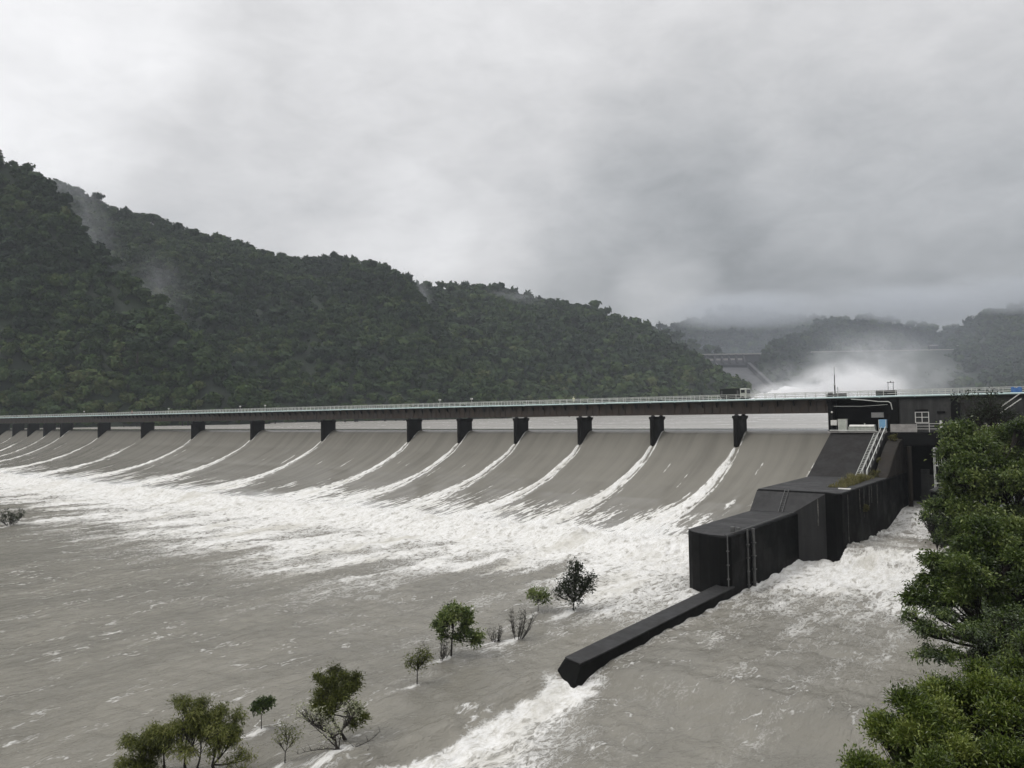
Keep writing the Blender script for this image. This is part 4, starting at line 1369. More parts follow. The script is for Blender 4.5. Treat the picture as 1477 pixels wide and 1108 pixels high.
def make_forest(name, label, P, spacing, rad, protos, seed, tone=0.0, ridge=True):
    r = np.random.default_rng(seed)
    _, area = sample_surface(P, 10, r)
    cnt = int(area / spacing ** 2)
    p, _ = sample_surface(P, cnt, r)
    if ridge:
        # the crest line itself, so that its outline is made of crowns
        top = P[-1]
        seg = np.linalg.norm(np.diff(top, axis=0), axis=1).sum()
        k = int(seg / (spacing * 0.55))
        q = r.uniform(0, len(top) - 1.001, k); i = q.astype(int); f = (q - i)[:, None]
        p = np.concatenate([p, top[i] * (1 - f) + top[i + 1] * f])
    n = len(p)
    R_ = rad * np.clip(r.lognormal(0, 0.34, n), 0.45, 1.65)
    patch = fbm(p[:, 0] / 55, (p[:, 1] + p[:, 2] * 1.5) / 55, 3, seed) - 0.5
    low = np.clip(1 - (p[:, 2] - 17) / 90.0, 0, 1)
    ti = np.clip(0.30 + tone + 0.85 * patch + r.normal(0, 0.15, n) + 0.26 * low, 0.02, 0.98)
    # a few tall trees stand clear of the rest
    lift = R_ * r.uniform(0.25, 0.75, n) + (r.random(n) < 0.06) * R_ * 0.8
    which = r.integers(0, len(protos), n)
    vs = []; fs = []; ts = []; off = 0
    for w, (pv, pf, pt) in enumerate(protos):
        m = which == w
        k = m.sum()
        if not k:
            continue
        an = r.uniform(0, 2 * math.pi, k); ca, sa = np.cos(an)[:, None], np.sin(an)[:, None]
        x = pv[None, :, 0] * ca - pv[None, :, 1] * sa
        y = pv[None, :, 0] * sa + pv[None, :, 1] * ca
        rr = R_[m][:, None]
        hz_ = r.uniform(0.75, 1.15, k)[:, None]
        V = np.stack([x * rr + p[m][:, 0:1], y * rr + p[m][:, 1:2], pv[None, :, 2] * rr * hz_ + p[m][:, 2:3] + lift[m][:, None]], -1)
        vs.append(V.reshape(-1, 3))
        F = pf[None] + (np.arange(k) * len(pv))[:, None, None] + off
        fs.append(F.reshape(-1, 4)); off += k * len(pv)
        ts.append(np.clip(ti[m][:, None] + pt[None], 0, 1).ravel())
    o = np_mesh(name, np.concatenate(vs), np.concatenate(fs), M['forest'], {'tint': np.concatenate(ts)}, smooth=False)
    tag(o, label, 'forest', kind='stuff')
    return n


def build_hills():
    A = make_hill('hill', 'steep wooded hill spur nearest on the left', [(-420, 150, 520), (-250, 140, 560), (-100, 178, 590), (0, 236, 600), (40, 254, 600), (62, 268, 595), (92, 296, 588), (110, 336, 578), (135, 366, 568), (165, 390, 560), (205, 430, 550), (265, 480, 540), (330, 545, 525), (392, 600, 512)], (455, 500), seed=3, rough=0.07)
    make_forest('forest', 'dense dark forest covering the near left spur', A, 5.3, 4.2, PROTOS, 5, 0.04)
    B = make_hill('hill', 'long wooded ridge sloping down behind the left half of the bridge', [(-120, 235, 850), (30, 252, 850), (105, 282, 850), (160, 310, 860), (200, 318, 860), (250, 332, 860), (300, 349, 860), (345, 358, 870), (380, 373, 880), (405, 380, 880), (440, 382, 880), (500, 381, 880), (540, 389, 870), (572, 400, 860), (592, 418, 850), (618, 455, 830), (645, 495, 800), (690, 550, 740), (735, 598, 690)], (500, 640), seed=13, rough=0.10)
    make_forest('forest', 'dense green forest on the long middle ridge', B, 5.8, 4.5, PROTOS, 6, 0.06)
    C_ = make_hill('hill', 'lower wooded ridge falling toward the distant dam', [(480, 410, 1020), (560, 410, 1020), (600, 418, 1020), (650, 417, 1020), (685, 417, 1030), (720, 424, 1040), (760, 434, 1050), (800, 442, 1060), (850, 452, 1070), (890, 462, 1070), (920, 471, 1060), (938, 479, 1050), (960, 494, 1030), (1000, 519, 1000), (1030, 538, 980), (1060, 555, 960), (1085, 569, 940), (1105, 582, 920)], (640, 880), seed=23, rough=0.07)
    make_forest('forest', 'grey green forest on the ridge left of the distant dam', C_, 7.2, 5.2, PROTOS_FAR, 7, 0.02)
    D = make_hill('hill', 'small dark hill just behind the ridge end at the dam', [(880, 472, 1240), (938, 477, 1240), (967, 484, 1240), (991, 495, 1235), (1014, 505, 1230), (1035, 514, 1220), (1055, 522, 1210)], (1120, 1150), seed=31, rough=0.03, rows=24)
    make_forest('forest', 'dark forest on the small hill beside the spillway', D, 8.5, 4.8, PROTOS_FAR, 8, -0.08)
    Ef = make_hill('hill', 'pale distant mountain with its top lost in cloud', [(900, 495, 2000), (960, 478, 2000), (985, 473, 2000), (1015, 464, 2000), (1060, 448, 2000), (1100, 455, 2000), (1150, 462, 2000), (1220, 470, 2000)], (1500, 1500), seed=37, rough=0.05, rows=30, back=160)
    make_forest('forest', 'faint forest on the far cloudy mountain', Ef, 13, 8, PROTOS_FAR, 9, -0.1)
    G = make_hill('hill', 'wooded hill rising right of the spillway and running behind the long embankment', [(1078, 565, 1150), (1090, 535, 1150), (1100, 511, 1160), (1112, 500, 1180), (1150, 488, 1260), (1185, 475, 1380), (1225, 467, 1480), (1262, 470, 1500), (1310, 477, 1500), (1345, 484, 1500), (1400, 492, 1500)], (1040, 1400), seed=41, rough=0.04, rows=28)
    make_forest('forest', 'grey green forest on the hill right of the spillway', G, 8, 4.6, PROTOS_FAR, 10, 0.0)
    H = make_hill('hill', 'broad dim hill rising behind the embankment under low cloud', [(1080, 505, 1650), (1120, 492, 1650), (1185, 470, 1650), (1225, 462, 1650), (1260, 465, 1650), (1310, 472, 1650), (1345, 478, 1650), (1420, 486, 1650), (1500, 500, 1650)], (1420, 1420), seed=47, rough=0.05, rows=30)
    make_forest('forest', 'dim forest on the broad hill behind the embankment', H, 12, 7, PROTOS_FAR, 11, -0.08)
    K = make_hill('hill', 'dark wooded hillside at the far right under the cloud', [(1290, 575, 1200), (1320, 548, 1250), (1350, 512, 1330), (1385, 478, 1400), (1420, 458, 1420), (1477, 444, 1420), (1560, 420, 1420), (1700, 400, 1420)], (1100, 900), seed=53, rough=0.05)
    make_forest('forest', 'dark forest on the far right hillside', K, 9.5, 5.6, PROTOS_FAR, 12, -0.02)
    return A, B, C_


def build_shore_trees(A, B):
    """single trees that stand out: a belt along the far shore and some taller crowns on the slopes"""
    prot = []
    rr = random.Random(3)
    spots = []
    for k in range(46):
        px = rr.uniform(-60, 1040)
        Y = np.interp(px, [-60, 400, 735, 1050], [452, 495, 640, 860]) - rr.uniform(4, 10)
        p = at(px, 600, Y); p.z = 17.3
        spots.append((p, rr.uniform(4.5, 7.0), 0))
    for px, py, Y, rad in ((198, 500, 498, 8.0), (404, 371, 882, 4.6), (335, 353, 869, 4.6), (585, 404, 858, 4.6), (118, 330, 576, 5.5)):
        p = at(px, py, Y); p.z -= rad * 0.9
        spots.append((p, rad, 1))
    labs = {0: 'round bushy green tree in the belt along the far reservoir shore'}
    single = ['tall dark green tree standing out low on the left hillside', 'lone tree rising clear of the dip in the ridge line',
              'domed tree on the skyline of the long left ridge', 'tree at the broken end of the middle ridge line', 'dark tree at the edge of the near spur beside the mist']
    tints = [0.25, 0.42, 0.55]
    for i in range(3):
        root = thing('hill_tree', labs[0], 'tree', (0, 0, 0), 0, 'trees along the far shore')
        v, f, t = crown_proto(400 + i, 420, 6, 0.16)
        tn = np.clip(tints[i] + t, 0, 1)
        v = v * np.array([1, 1, 0.95]) + np.array([0, 0, 0.95])
        np_mesh('crown', v, f, M['forest'], {'tint': tn}, smooth=False, parent=root)
        tb = MB().tube([(0, 0, -0.5), (0.03, 0.0, 0.3), (0.0, 0.02, 0.9)], [0.09, 0.07, 0.04], 6)
        for q in range(4):
            a = q * 1.7
            tb.tube([(0.0, 0.02, 0.5), (0.25 * math.cos(a), 0.25 * math.sin(a), 0.9), (0.45 * math.cos(a), 0.45 * math.sin(a), 1.2)], [0.04, 0.03, 0.012], 5)
        tb.build('trunk', M['bark'], root)
        prot.append(root)
    used = set(); s1 = 0
    for i, (p, rad, kind) in enumerate(spots):
        k = i % 3
        if kind == 1:
            k = 0
        if k in used or kind == 1:
            o = copy_tree(prot[k])
        else:
            o = prot[k]; used.add(k)
        o.location = p; o.scale = (rad * rr.uniform(.9, 1.15), rad * rr.uniform(.9, 1.15), rad * rr.uniform(.75, 1.0))
        o.rotation_euler = (0, 0, rr.uniform(0, 6.28))
        if kind == 1:
            o['label'] = single[s1]; s1 += 1
            if 'group' in o:
                del o['group']


# ------------------------------------------------------------------ the distant dam
def build_far():
    Y = 1150.0
    a, b = at(1004, 511, Y), at(1074, 511, Y)
    d = thing('spillway_dam', 'distant grey spillway with six gate bays and a long pale chute', 'dam', a, 0)
    L = b.x - a.x
    m = MB().box(-2, L + 24, -3, 3, -1.6, 0).build('crest_road', M['pale'], d)
    MB().box(0, L + 24, 2, 9, -40, -1.7).build('gate_wall', M['fardark'], d)
    for k in range(7):
        x = 5 + k * (L - 8) / 6.0
        pr = [(-11, -17), (-11, -13), (-4, -4), (-4, -1.7), (1.9, -1.7), (1.9, -17)]
        MB().profile(pr, x - 1.1, x + 1.1).build('gate_pier', M['fardark'], d)
        if k < 6:
            MB().box(x + 2.0, x + (L - 8) / 6.0 - 2.0, -5, -4, -10.2, -7.4).build('gate_beam', M['pale'], d)
            MB().profile([(-9, -17), (-7, -12), (1.5, -9), (1.5, -17)], x + 1.15, x + (L - 8) / 6.0 - 1.15).build('spillway_gate', M['fardark'], d)
    loc = lambda p: tuple(p - a)
    c = MB()
    t0, t1 = at(1034, 530, 1138), at(1078, 530, 1138)
    b0, b1 = at(1086, 578, 950), at(1128, 578, 950)
    low = Vector((0, 0, -30))
    c.add([loc(t0), loc(t1), loc(b1), loc(b0), loc(t0 + low), loc(t1 + low), loc(b1 + low), loc(b0 + low)],
          [(0, 3, 2, 1), (4, 5, 6, 7), (0, 1, 5, 4), (1, 2, 6, 5), (2, 3, 7, 6), (3, 0, 4, 7)])
    c.build('chute_floor', M['farconc'], d)
    for (p, q, wid) in ((t1, b1, 5), (t0, b0, -3)):
        w = MB()
        up = Vector((0, 0, 7)); ox = Vector((wid, 0, 0))
        w.add([loc(p - low * -1), loc(p + up), loc(q + up), loc(q + low), loc(p + low + ox), loc(p + up + ox), loc(q + up + ox), loc(q + low + ox)],
              [(0, 1, 2, 3), (4, 7, 6, 5), (0, 4, 5, 1), (1, 5, 6, 2), (2, 6, 7, 3), (3, 7, 4, 0)])
        w.build('chute_wall', M['fardark'], d)
    Y = 1260.0
    a, b = at(1182, 508.5, Y), at(1392, 504.5, Y)
    e = thing('embankment_dam', 'long grassy embankment with a pale straight crest line behind the spray', 'dam', a, 0)
    L = b.x - a.x + 60
    zf = 14 - a.z
    MB().profile([(-230, zf), (-4, 0), (5, 0), (160, zf)], -160, L).build('slope', M['embank'], e)
    MB().box(-20, L - 58, -4.6, -3.2, 0.003, 1.7).build('parapet', M['pale'], e)
    spots = [(1346, 505.3, 1262, 13, 9, 7.5, 'grey boxy house on the embankment crest behind the mist'),
             (1382, 504.6, 1262, 3.5, 3.5, 7, 'tiny white hut at the right end of the embankment crest'),
             (1399, 501, 1285, 13, 7, 4, 'long low white building left one on the hillside right of the embankment'),
             (1412, 500.5, 1290, 11, 7, 4.5, 'pale building beside the long low one on the right hillside'),
             (963, 502, 1020, 7, 6, 4.5, 'small white house on the wooded slope left of the distant spillway'),
             (981, 503, 1060, 12, 6, 3.0, 'faint low shed on the slope just left of the spillway crest'),
             (748, 524, 905, 7, 5, 2.6, 'small pale shed among the trees low on the middle ridge')]
    for px, py, Y, w, dd, h, lab in spots:
        p = at(px, py, Y)
        t = thing('house', lab, 'house', p - Vector((0, 0, 0.4)), R(-8))
        MB().box(-w / 2, w / 2, -dd / 2, dd / 2, -6, h).build('wall', M['white'] if 'white' in lab else M['farconc'], t)
        MB().profile([(-dd / 2 - .5, h + 0.01), (dd / 2 + .5, h + 0.01), (0, h + dd * 0.2)], -w / 2 - .5, w / 2 + .5).build('roof', M['roof'], t)
        for k in range(max(1, int(w // 4))):
            x = -w / 2 + (k + 0.5) * w / max(1, int(w // 4))
            MB().box(x - 0.7, x + 0.7, -dd / 2 - 0.05, -dd / 2 - 0.003, h * 0.35, h * 0.75).build('window', M['glass'], t)
    p = at(951, 476, 1240)
    t = thing('transmission_tower', 'faint thin lattice tower on the skyline left of the far dam', 'tower', p, 0)
    m = MB()
    for sx in (-1, 1):
        for sy in (-1, 1):
            m.tube([(sx * 2.2, sy * 2.2, -6), (sx * 0.5, sy * 0.5, 14)], 0.28, 4)
    for z in (0, 4, 8, 12):
        k = 2.2 - 1.7 * (z + 6) / 20
        m.tube([(-k, -k, z), (k, -k, z + 3)], 0.18, 4).tube([(k, -k, z), (-k, -k, z + 3)], 0.18, 4)
    for z in (9, 12.5):
        m.tube([(-4, 0, z), (4, 0, z)], 0.25, 4)
    m.build('lattice', M['bracket'], t)


def spray_mat():
    m, nt = new_mat('white_spray')
    n = nt.noise(nt.coord(), 0.3, 8, 0.7)
    nrm = nt.bump(n, 1.0, 2.0)
    d = bsdf(nt, (0.97, 0.975, 0.98), 1.0, nrm, 0.0)
    finish(nt, d)
    return m


def build_spray():
    sm = spray_mat()
    sp = thing('spray_plume', 'boiling white plume of water bursting up below the distant dam', 'spray', at(1180, 585, 800), 0)
    base = sp.location.copy()
    sv, sf = cube_sphere(48)
    # humps of leaping water: centre pixel, half width in px, height px
    for i, (px, py, hw, hh, Y) in enumerate(((1130, 586, 46, 25, 810), (1108, 588, 30, 14, 790), (1165, 588, 34, 16, 780), (1212, 592, 40, 26, 800), (1250, 592, 44, 18, 790))):
        c = at(px, py, Y); s = Y / F_PX
        v = sv * np.array([hw * s, hw * s * 0.7, hh * s])
        q = sv * 2.3 + i * 7.7
        nz = (fbm(q[:, 0] + q[:, 1] * .7, q[:, 2] * 1.2 - q[:, 1], 6, 60 + i, 0.6) - 0.5)
        v = 0.95 * v * (1 + 0.9 * nz)[:, None] + np.array(c) - np.array(base)
        np_mesh('plume', v, sf, sm, parent=sp)
    vm = volume_mat('spray_mist', (0.99, 0.993, 1.0), 0.11, (2.3, 0.36, 0.60, 0.25))
    vm2 = volume_mat('thin_spray_mist', (0.95, 0.97, 1.0), 0.016, (1.6, 0.38, 0.66, 0.15))
    s = 800 / F_PX

    def pf(name, px, py, Y, hw, hh, mat, lab, dp=0.7):
        k = Y / F_PX
        puff(name, at(px, py, Y), (hw * k, hw * k * dp, hh * k), mat, lab)
    pf('mist', 1222, 566, 790, 98, 52, vm, 'dense white mist round the main plume below the dam')
    pf('mist', 1140, 576, 780, 78, 30, vm, 'white mist round the smaller left plume')
    pf('mist', 1285, 560, 820, 120, 70, vm2, 'thin grey mist drifting right of the plume')
    pf('mist', 1250, 520, 900, 110, 60, vm2, 'thin mist rising above the plume in front of the embankment')
    pf('mist', 1130, 545, 830, 60, 34, vm2, 'thin mist hanging over the left plume')


def build_foot_mist():
    fm = volume_mat('falls_mist', (0.97, 0.98, 1.0), 0.10, (2.2, 0.36, 0.66, 0.2))
    for k in range(11):
        e = -62 - 36 * k
        q = puff('mist', W(e, 113.5, 1.9), (26, 4.5, 2.4), fm, 'low white mist where the falling water meets the pool', (0, 0, YAW), 'mist')
        q['group'] = 'mist along the foot of the falls'


def build_low_clouds():
    wisp = volume_mat('hill_mist', (0.93, 0.95, 1.0), 0.011, (1.7, 0.36, 0.66, 0.0))
    val = volume_mat('valley_mist', (0.82, 0.88, 1.0), 0.0006, (1.2, 0.20, 0.60, 0.3))
    cl = volume_mat('low_cloud', (0.72, 0.75, 0.79), 0.016, (1.5, 0.22, 0.56, 0.35))

    def pf(px, py, Y, hw, hh, dp, mat, lab, tilt=0.0, name='mist'):
        k = Y / F_PX
        puff(name, at(px, py, Y), (hw * k, dp, hh * k), mat, lab, (0, tilt, 0), 'mist' if name == 'mist' else 'cloud')
    puff('mist', at(1210, 530, 1200), (600, 330, 200), val, 'broad thin grey mist filling the valley before the far dam and hills')
    pf(132, 325, 650, 36, 105, 36, wisp, 'wisp of mist in the gully behind the near left spur', R(-24))
    pf(90, 268, 690, 60, 22, 40, wisp, 'mist drifting over the ridge beside the near left spur', R(20))
    pf(10, 232, 640, 46, 18, 30, wisp, 'mist on the topmost skyline at the left edge', R(20))
    pf(225, 420, 610, 60, 75, 30, wisp, 'faint mist low in the second gully on the left', R(-15))
    pf(612, 428, 930, 16, 52, 40, wisp, 'mist in the notch between the middle and lower ridges', R(-28))
    pf(575, 394, 930, 34, 14, 40, wisp, 'thin mist on the crest above the notch', R(25))
    pf(745, 428, 990, 60, 14, 40, wisp, 'thin mist along the crest of the lower ridge', R(12))
    pf(1080, 448, 1800, 150, 34, 130, cl, 'low cloud hiding the top of the distant mountain', 0, 'low_cloud')
    pf(1330, 440, 1480, 190, 34, 110, cl, 'low cloud lying on the hills behind the embankment', R(4), 'low_cloud')
    pf(1480, 425, 1330, 160, 36, 90, cl, 'low cloud lying on the far right hillside', R(3), 'low_cloud')

# ------------------------------------------------------------------ trees near the camera and in the flood
def bezier(a, b, bend, k=5):
    mid = (a + b) * 0.5 + bend
    return [a * (1 - t) ** 2 + mid * 2 * t * (1 - t) + b * t * t for t in [i / k for i in range(k + 1)]]


def leaves_mesh(C, D, per, spread, L, Wd, up, r, tint_c, tint_j=0.18, droop=0.0, align=1.0):
    """per leaves round every clump centre C, growing along D; returns verts, quads, tint"""
    n = len(C) * per
    c = np.repeat(C, per, 0); d = np.repeat(D, per, 0)
    off = r.normal(size=(n, 3)) * spread * np.repeat(r.uniform(0.6, 1.7, len(C)), per)[:, None]
    p = c + off
    di = d * align + r.normal(size=(n, 3)) * 0.75 + np.array([0, 0, up]) + off / (np.linalg.norm(off, axis=1)[:, None] + 1e-6) * 0.2
    di /= np.linalg.norm(di, axis=1)[:, None]
    q = r.normal(size=(n, 3)) * 0.6 + np.array([0, 0, 1.0])
    side = np.cross(di, q); side /= np.linalg.norm(side, axis=1)[:, None] + 1e-9
    nr = np.cross(side, di)
    l = L * r.uniform(0.65, 1.25, n)[:, None]; w = Wd * r.uniform(0.7, 1.2, n)[:, None]
    v = np.stack([p, p + di * l * 0.5 + side * w * 0.5 + nr * w * 0.18, p + di * l - np.array([0, 0, droop]) * l, p + di * l * 0.5 - side * w * 0.5 + nr * w * 0.18], 1)
    t = np.clip(np.repeat(tint_c, per) + r.normal(0, tint_j, n), 0, 1)
    return v.reshape(-1, 3), np.arange(n * 4).reshape(-1, 4), np.repeat(t, 4)


def make_tree(name, label, cat, base, lobes, mat, seed, per=16, spread=0.2, L=0.3, Wd=0.12, up=0.3, hub=None, trunk_r=0.2, shell=(0.55, 1.02),
              lean=(0, 0), bare=None, droop=0.15, tint=0.42, group=None, twig_r=0.012, fill=0.35, align=1.0, skew=(0, 0, 0), stems=None, sub=0, flat=0.62):
    """lobes: (centre, (rx,ry,rz), clumps) in world coordinates"""
    r = np.random.default_rng(seed); rr = random.Random(seed)
    base = Vector(base)
    t = thing(name, label, cat, base, 0, group)
    tb = MB()
    V = []; Fq = []; T = []; off = 0
    if hub is None:
        m = Vector((0, 0, 0)); k = 0
        for c, rad, n in lobes:
            m += Vector(c) * n; k += n
        hub = m / k; hub = base + (hub - base) * 0.45
    hub = Vector(hub)
    stems = stems or [Vector((0, 0, 0))]
    if sub:
        small = []
        for c, rad, n in lobes:
            k = max(3, int(sub * (rad[0] * rad[2]) ** 0.5 / (lobes[0][1][0])))
            for q in range(k):
                d = Vector((rr.gauss(0, 1), rr.gauss(0, 1), rr.gauss(0.25, 1))).normalized()
                f = rr.uniform(0.55, 0.95)
                s_ = rr.uniform(0.30, 0.46)
                small.append((Vector(c), Vector(c) + Vector((d.x * rad[0] * f, d.y * rad[1] * f, d.z * rad[2] * f)), (rad[0] * s_, rad[1] * s_, rad[2] * s_ * flat), max(10, int(n * 1.25 / k))))
        bough = {}
        for c, rad, n in lobes:
            p0 = hub + min((Vector(q) * 0.85 for q in stems), key=lambda q: (hub + q - Vector(c)).length)
            bp = bezier(p0, Vector(c), Vector((rr.uniform(-.1, .1), rr.uniform(-.1, .1), -0.12)) * (Vector(c) - p0).length, 6)
            bough[tuple(c)] = bp
            tb.tube([p - base for p in bp], [trunk_r * 0.5 * (1 - 0.75 * i / 6) for i in range(7)], 6)
        parent = [bough[tuple(x[0])] for x in small]
        lobes = [x[1:] for x in small]
    for s in stems:
        b = base + Vector(s)
        tb.tube([p - base for p in bezier(b - Vector((0, 0, 0.8)), hub + Vector(s) * 0.85, Vector((lean[0], lean[1], 0)), 6)],
                [trunk_r * (1.15 - 0.5 * i / 6) for i in range(7)], 8)
    for li, (c, rad, n) in enumerate(lobes):
        c = Vector(c)
        start = hub + Vector(stems[li % len(stems)]) * 0.85
        if sub:
            start = parent[li][rr.randint(2, 5)]
        lc = c - Vector((0, 0, rad[2] * 0.35))
        path = bezier(start, lc, Vector((rr.uniform(-.2, .2), rr.uniform(-.2, .2), -0.12 * (lc - start).length)), 5)
        lr = trunk_r * (0.16 if sub else 0.55)
        tb.tube([p - base for p in path], [lr * (1 - 0.6 * i / 5) for i in range(6)], 6)
        d = r.normal(size=(n, 3)); d /= np.linalg.norm(d, axis=1)[:, None]
        d[:, 2] = np.where((d[:, 2] < -0.45) & (r.random(n) < 0.75), -d[:, 2], d[:, 2])
        rho = np.where(r.random(n) < fill, r.uniform(0.25, shell[0] + .2, n), r.uniform(shell[0], shell[1], n))
        # uneven outline: whole sectors swell or hollow out
        sw = 0.64 + 0.5 * fbm(d[:, 0] * 2.1 + li * 5.3, d[:, 1] * 2.1 + d[:, 2] * 2.6, 3, seed)
        P = d * (rho * sw)[:, None] * np.array(rad) + np.array(c)
        D = d * np.array([1, 1, 0.8]) + np.array(skew); D /= np.linalg.norm(D, axis=1)[:, None]
        clear = fbm(d[:, 0] * 3 + 9, d[:, 1] * 3 + d[:, 2] * 3, 2, seed + 3)
        keep = clear > 0.34
        P = P[keep]; D = D[keep]
        tc = tint + (r.normal(0.02, 0.17) if sub else 0.0) + (fbm(P[:, 0] * 0.9 / max(rad), P[:, 2] * 1.3 / max(rad), 2, seed + 7) - 0.5) * 0.8 + r.normal(0, 0.1, len(P))
        v, f, tt = leaves_mesh(P - np.array(base), D, per, spread, L, Wd, up, r, tc, droop=droop, align=align)
        V.append(v); Fq.append(f + off); T.append(tt); off += len(v)
        # twigs
        for k in range(0, len(P), 2 if n > 150 else 1):
            p = Vector(P[k]); q = path[rr.randint(2, 5)]
            mid = Vector((rr.uniform(-1, 1), rr.uniform(-1, 1), rr.uniform(-1, .4))) * 0.10 * (p - q).length
            tb.tube([x - base for x in bezier(q, p, mid, 3)], [twig_r * 2.2, twig_r * 1.6, twig_r, twig_r * 0.6], 4, cap=False)
    np_mesh('crown', np.concatenate(V), np.concatenate(Fq), mat, {'tint': np.concatenate(T)}, smooth=False, parent=t)
    if bare:
        for tip, bend in bare:
            a = base + Vector((0, 0, 0.1))
            path = bezier(a, Vector(tip), Vector(bend), 6)
            tb.tube([p - base for p in path], [trunk_r * 0.45 * (1 - 0.8 * i / 6) for i in range(7)], 5)
            for i in range(2, 7):
                for s in range(3):
                    e = path[i] + Vector((rr.uniform(-1, 1), rr.uniform(-1, 1), rr.uniform(-.2, 1))) * 0.16 * (Vector(tip) - a).length
                    tb.tube([path[i] - base, (path[i] * .4 + e * .6) + Vector((0, 0, .05)) - base, e - base], [twig_r * 1.5, twig_r, twig_r * .5], 4, cap=False)
    tb.build('trunk', M['bark'], t)
    return t


def bare_shrub(name, label, base, height, width, seed, mat, nstem=9, leaves=60, L=0.16, tint=0.5, lean=(0, 0), group=None):
    r = random.Random(seed); rn = np.random.default_rng(seed)
    base = Vector(base)
    t = thing(name, label, 'shrub', base, 0, group)
    tb = MB(); tips = []; dirs = []
    for k in range(nstem):
        a = r.uniform(0, 6.28); s = math.sqrt(r.uniform(0.05, 1))
        tip = Vector((math.cos(a) * width * 0.5 * s + lean[0], math.sin(a) * width * 0.4 * s + lean[1], height * r.uniform(0.62, 1.0) * (1.05 - 0.25 * s)))
        b = Vector((math.cos(a) * 0.12, math.sin(a) * 0.12, -0.4))
        path = bezier(b, tip, Vector((math.cos(a), math.sin(a), 0)) * width * 0.10 + Vector((0, 0, -.1)), 6)
        tb.tube(path, [0.045 * (1 - 0.85 * i / 6) * (0.6 + height / 6) for i in range(7)], 5)
        for i in range(2, 7):
            for q in range(4):
                d = Vector((r.uniform(-1, 1), r.uniform(-1, 1), r.uniform(0.0, 1.3))) * height * 0.15
                e = path[i] + d
                tb.tube([path[i], path[i] + d * 0.5 + Vector((r.uniform(-.05, .05), 0, .04)), e], [0.016, 0.011, 0.006], 4, cap=False)
                tips.append(e); dirs.append(d.normalized())
    tb.build('trunk', M['bark'], t)
    idx = rn.choice(len(tips), size=min(len(tips), leaves), replace=False)
    C = np.array([tuple(tips[i]) for i in idx]); D = np.array([tuple(dirs[i]) for i in idx])
    v, f, tt = leaves_mesh(C, D, 5, 0.09, L, L * 0.45, 0.3, rn, np.full(len(C), tint))
    np_mesh('crown', v, f, mat, {'tint': tt}, smooth=False, parent=t)
    return t


def lb(px, py, Y, rpx, n, sq=0.85, dp=1.0):
    k = Y / F_PX
    return (at(px, py, Y), (rpx * k, rpx * k * dp, rpx * k * sq), n)


FLOOD = {}                        # pixel where each trunk meets the water


def flood_bases():
    for key, (px, py, s) in {'willow': (262, 1122, 2.2), 'willow2': (318, 1118, 2.0), 'mini': (377, 1056, 1.7), 'thin': (410, 1106, 1.8), 'broken': (489, 1098, 4.6), 'oak': (650, 949, 1.3),
                             'sapling': (601, 986, 1.2), 'reed': (746, 918, 1.3), 'reed2': (716, 922, 0.9), 'bushy': (776, 880, 0.9), 'spruce': (826, 880, 1.8), 'edge': (14, 758, 2.0)}.items():
        p = onz(px, py, 0.45)
        e, n = EN(p)
        FLOOD[key] = (p, e, n)
        TREE_WAKES.append((e, n, s))


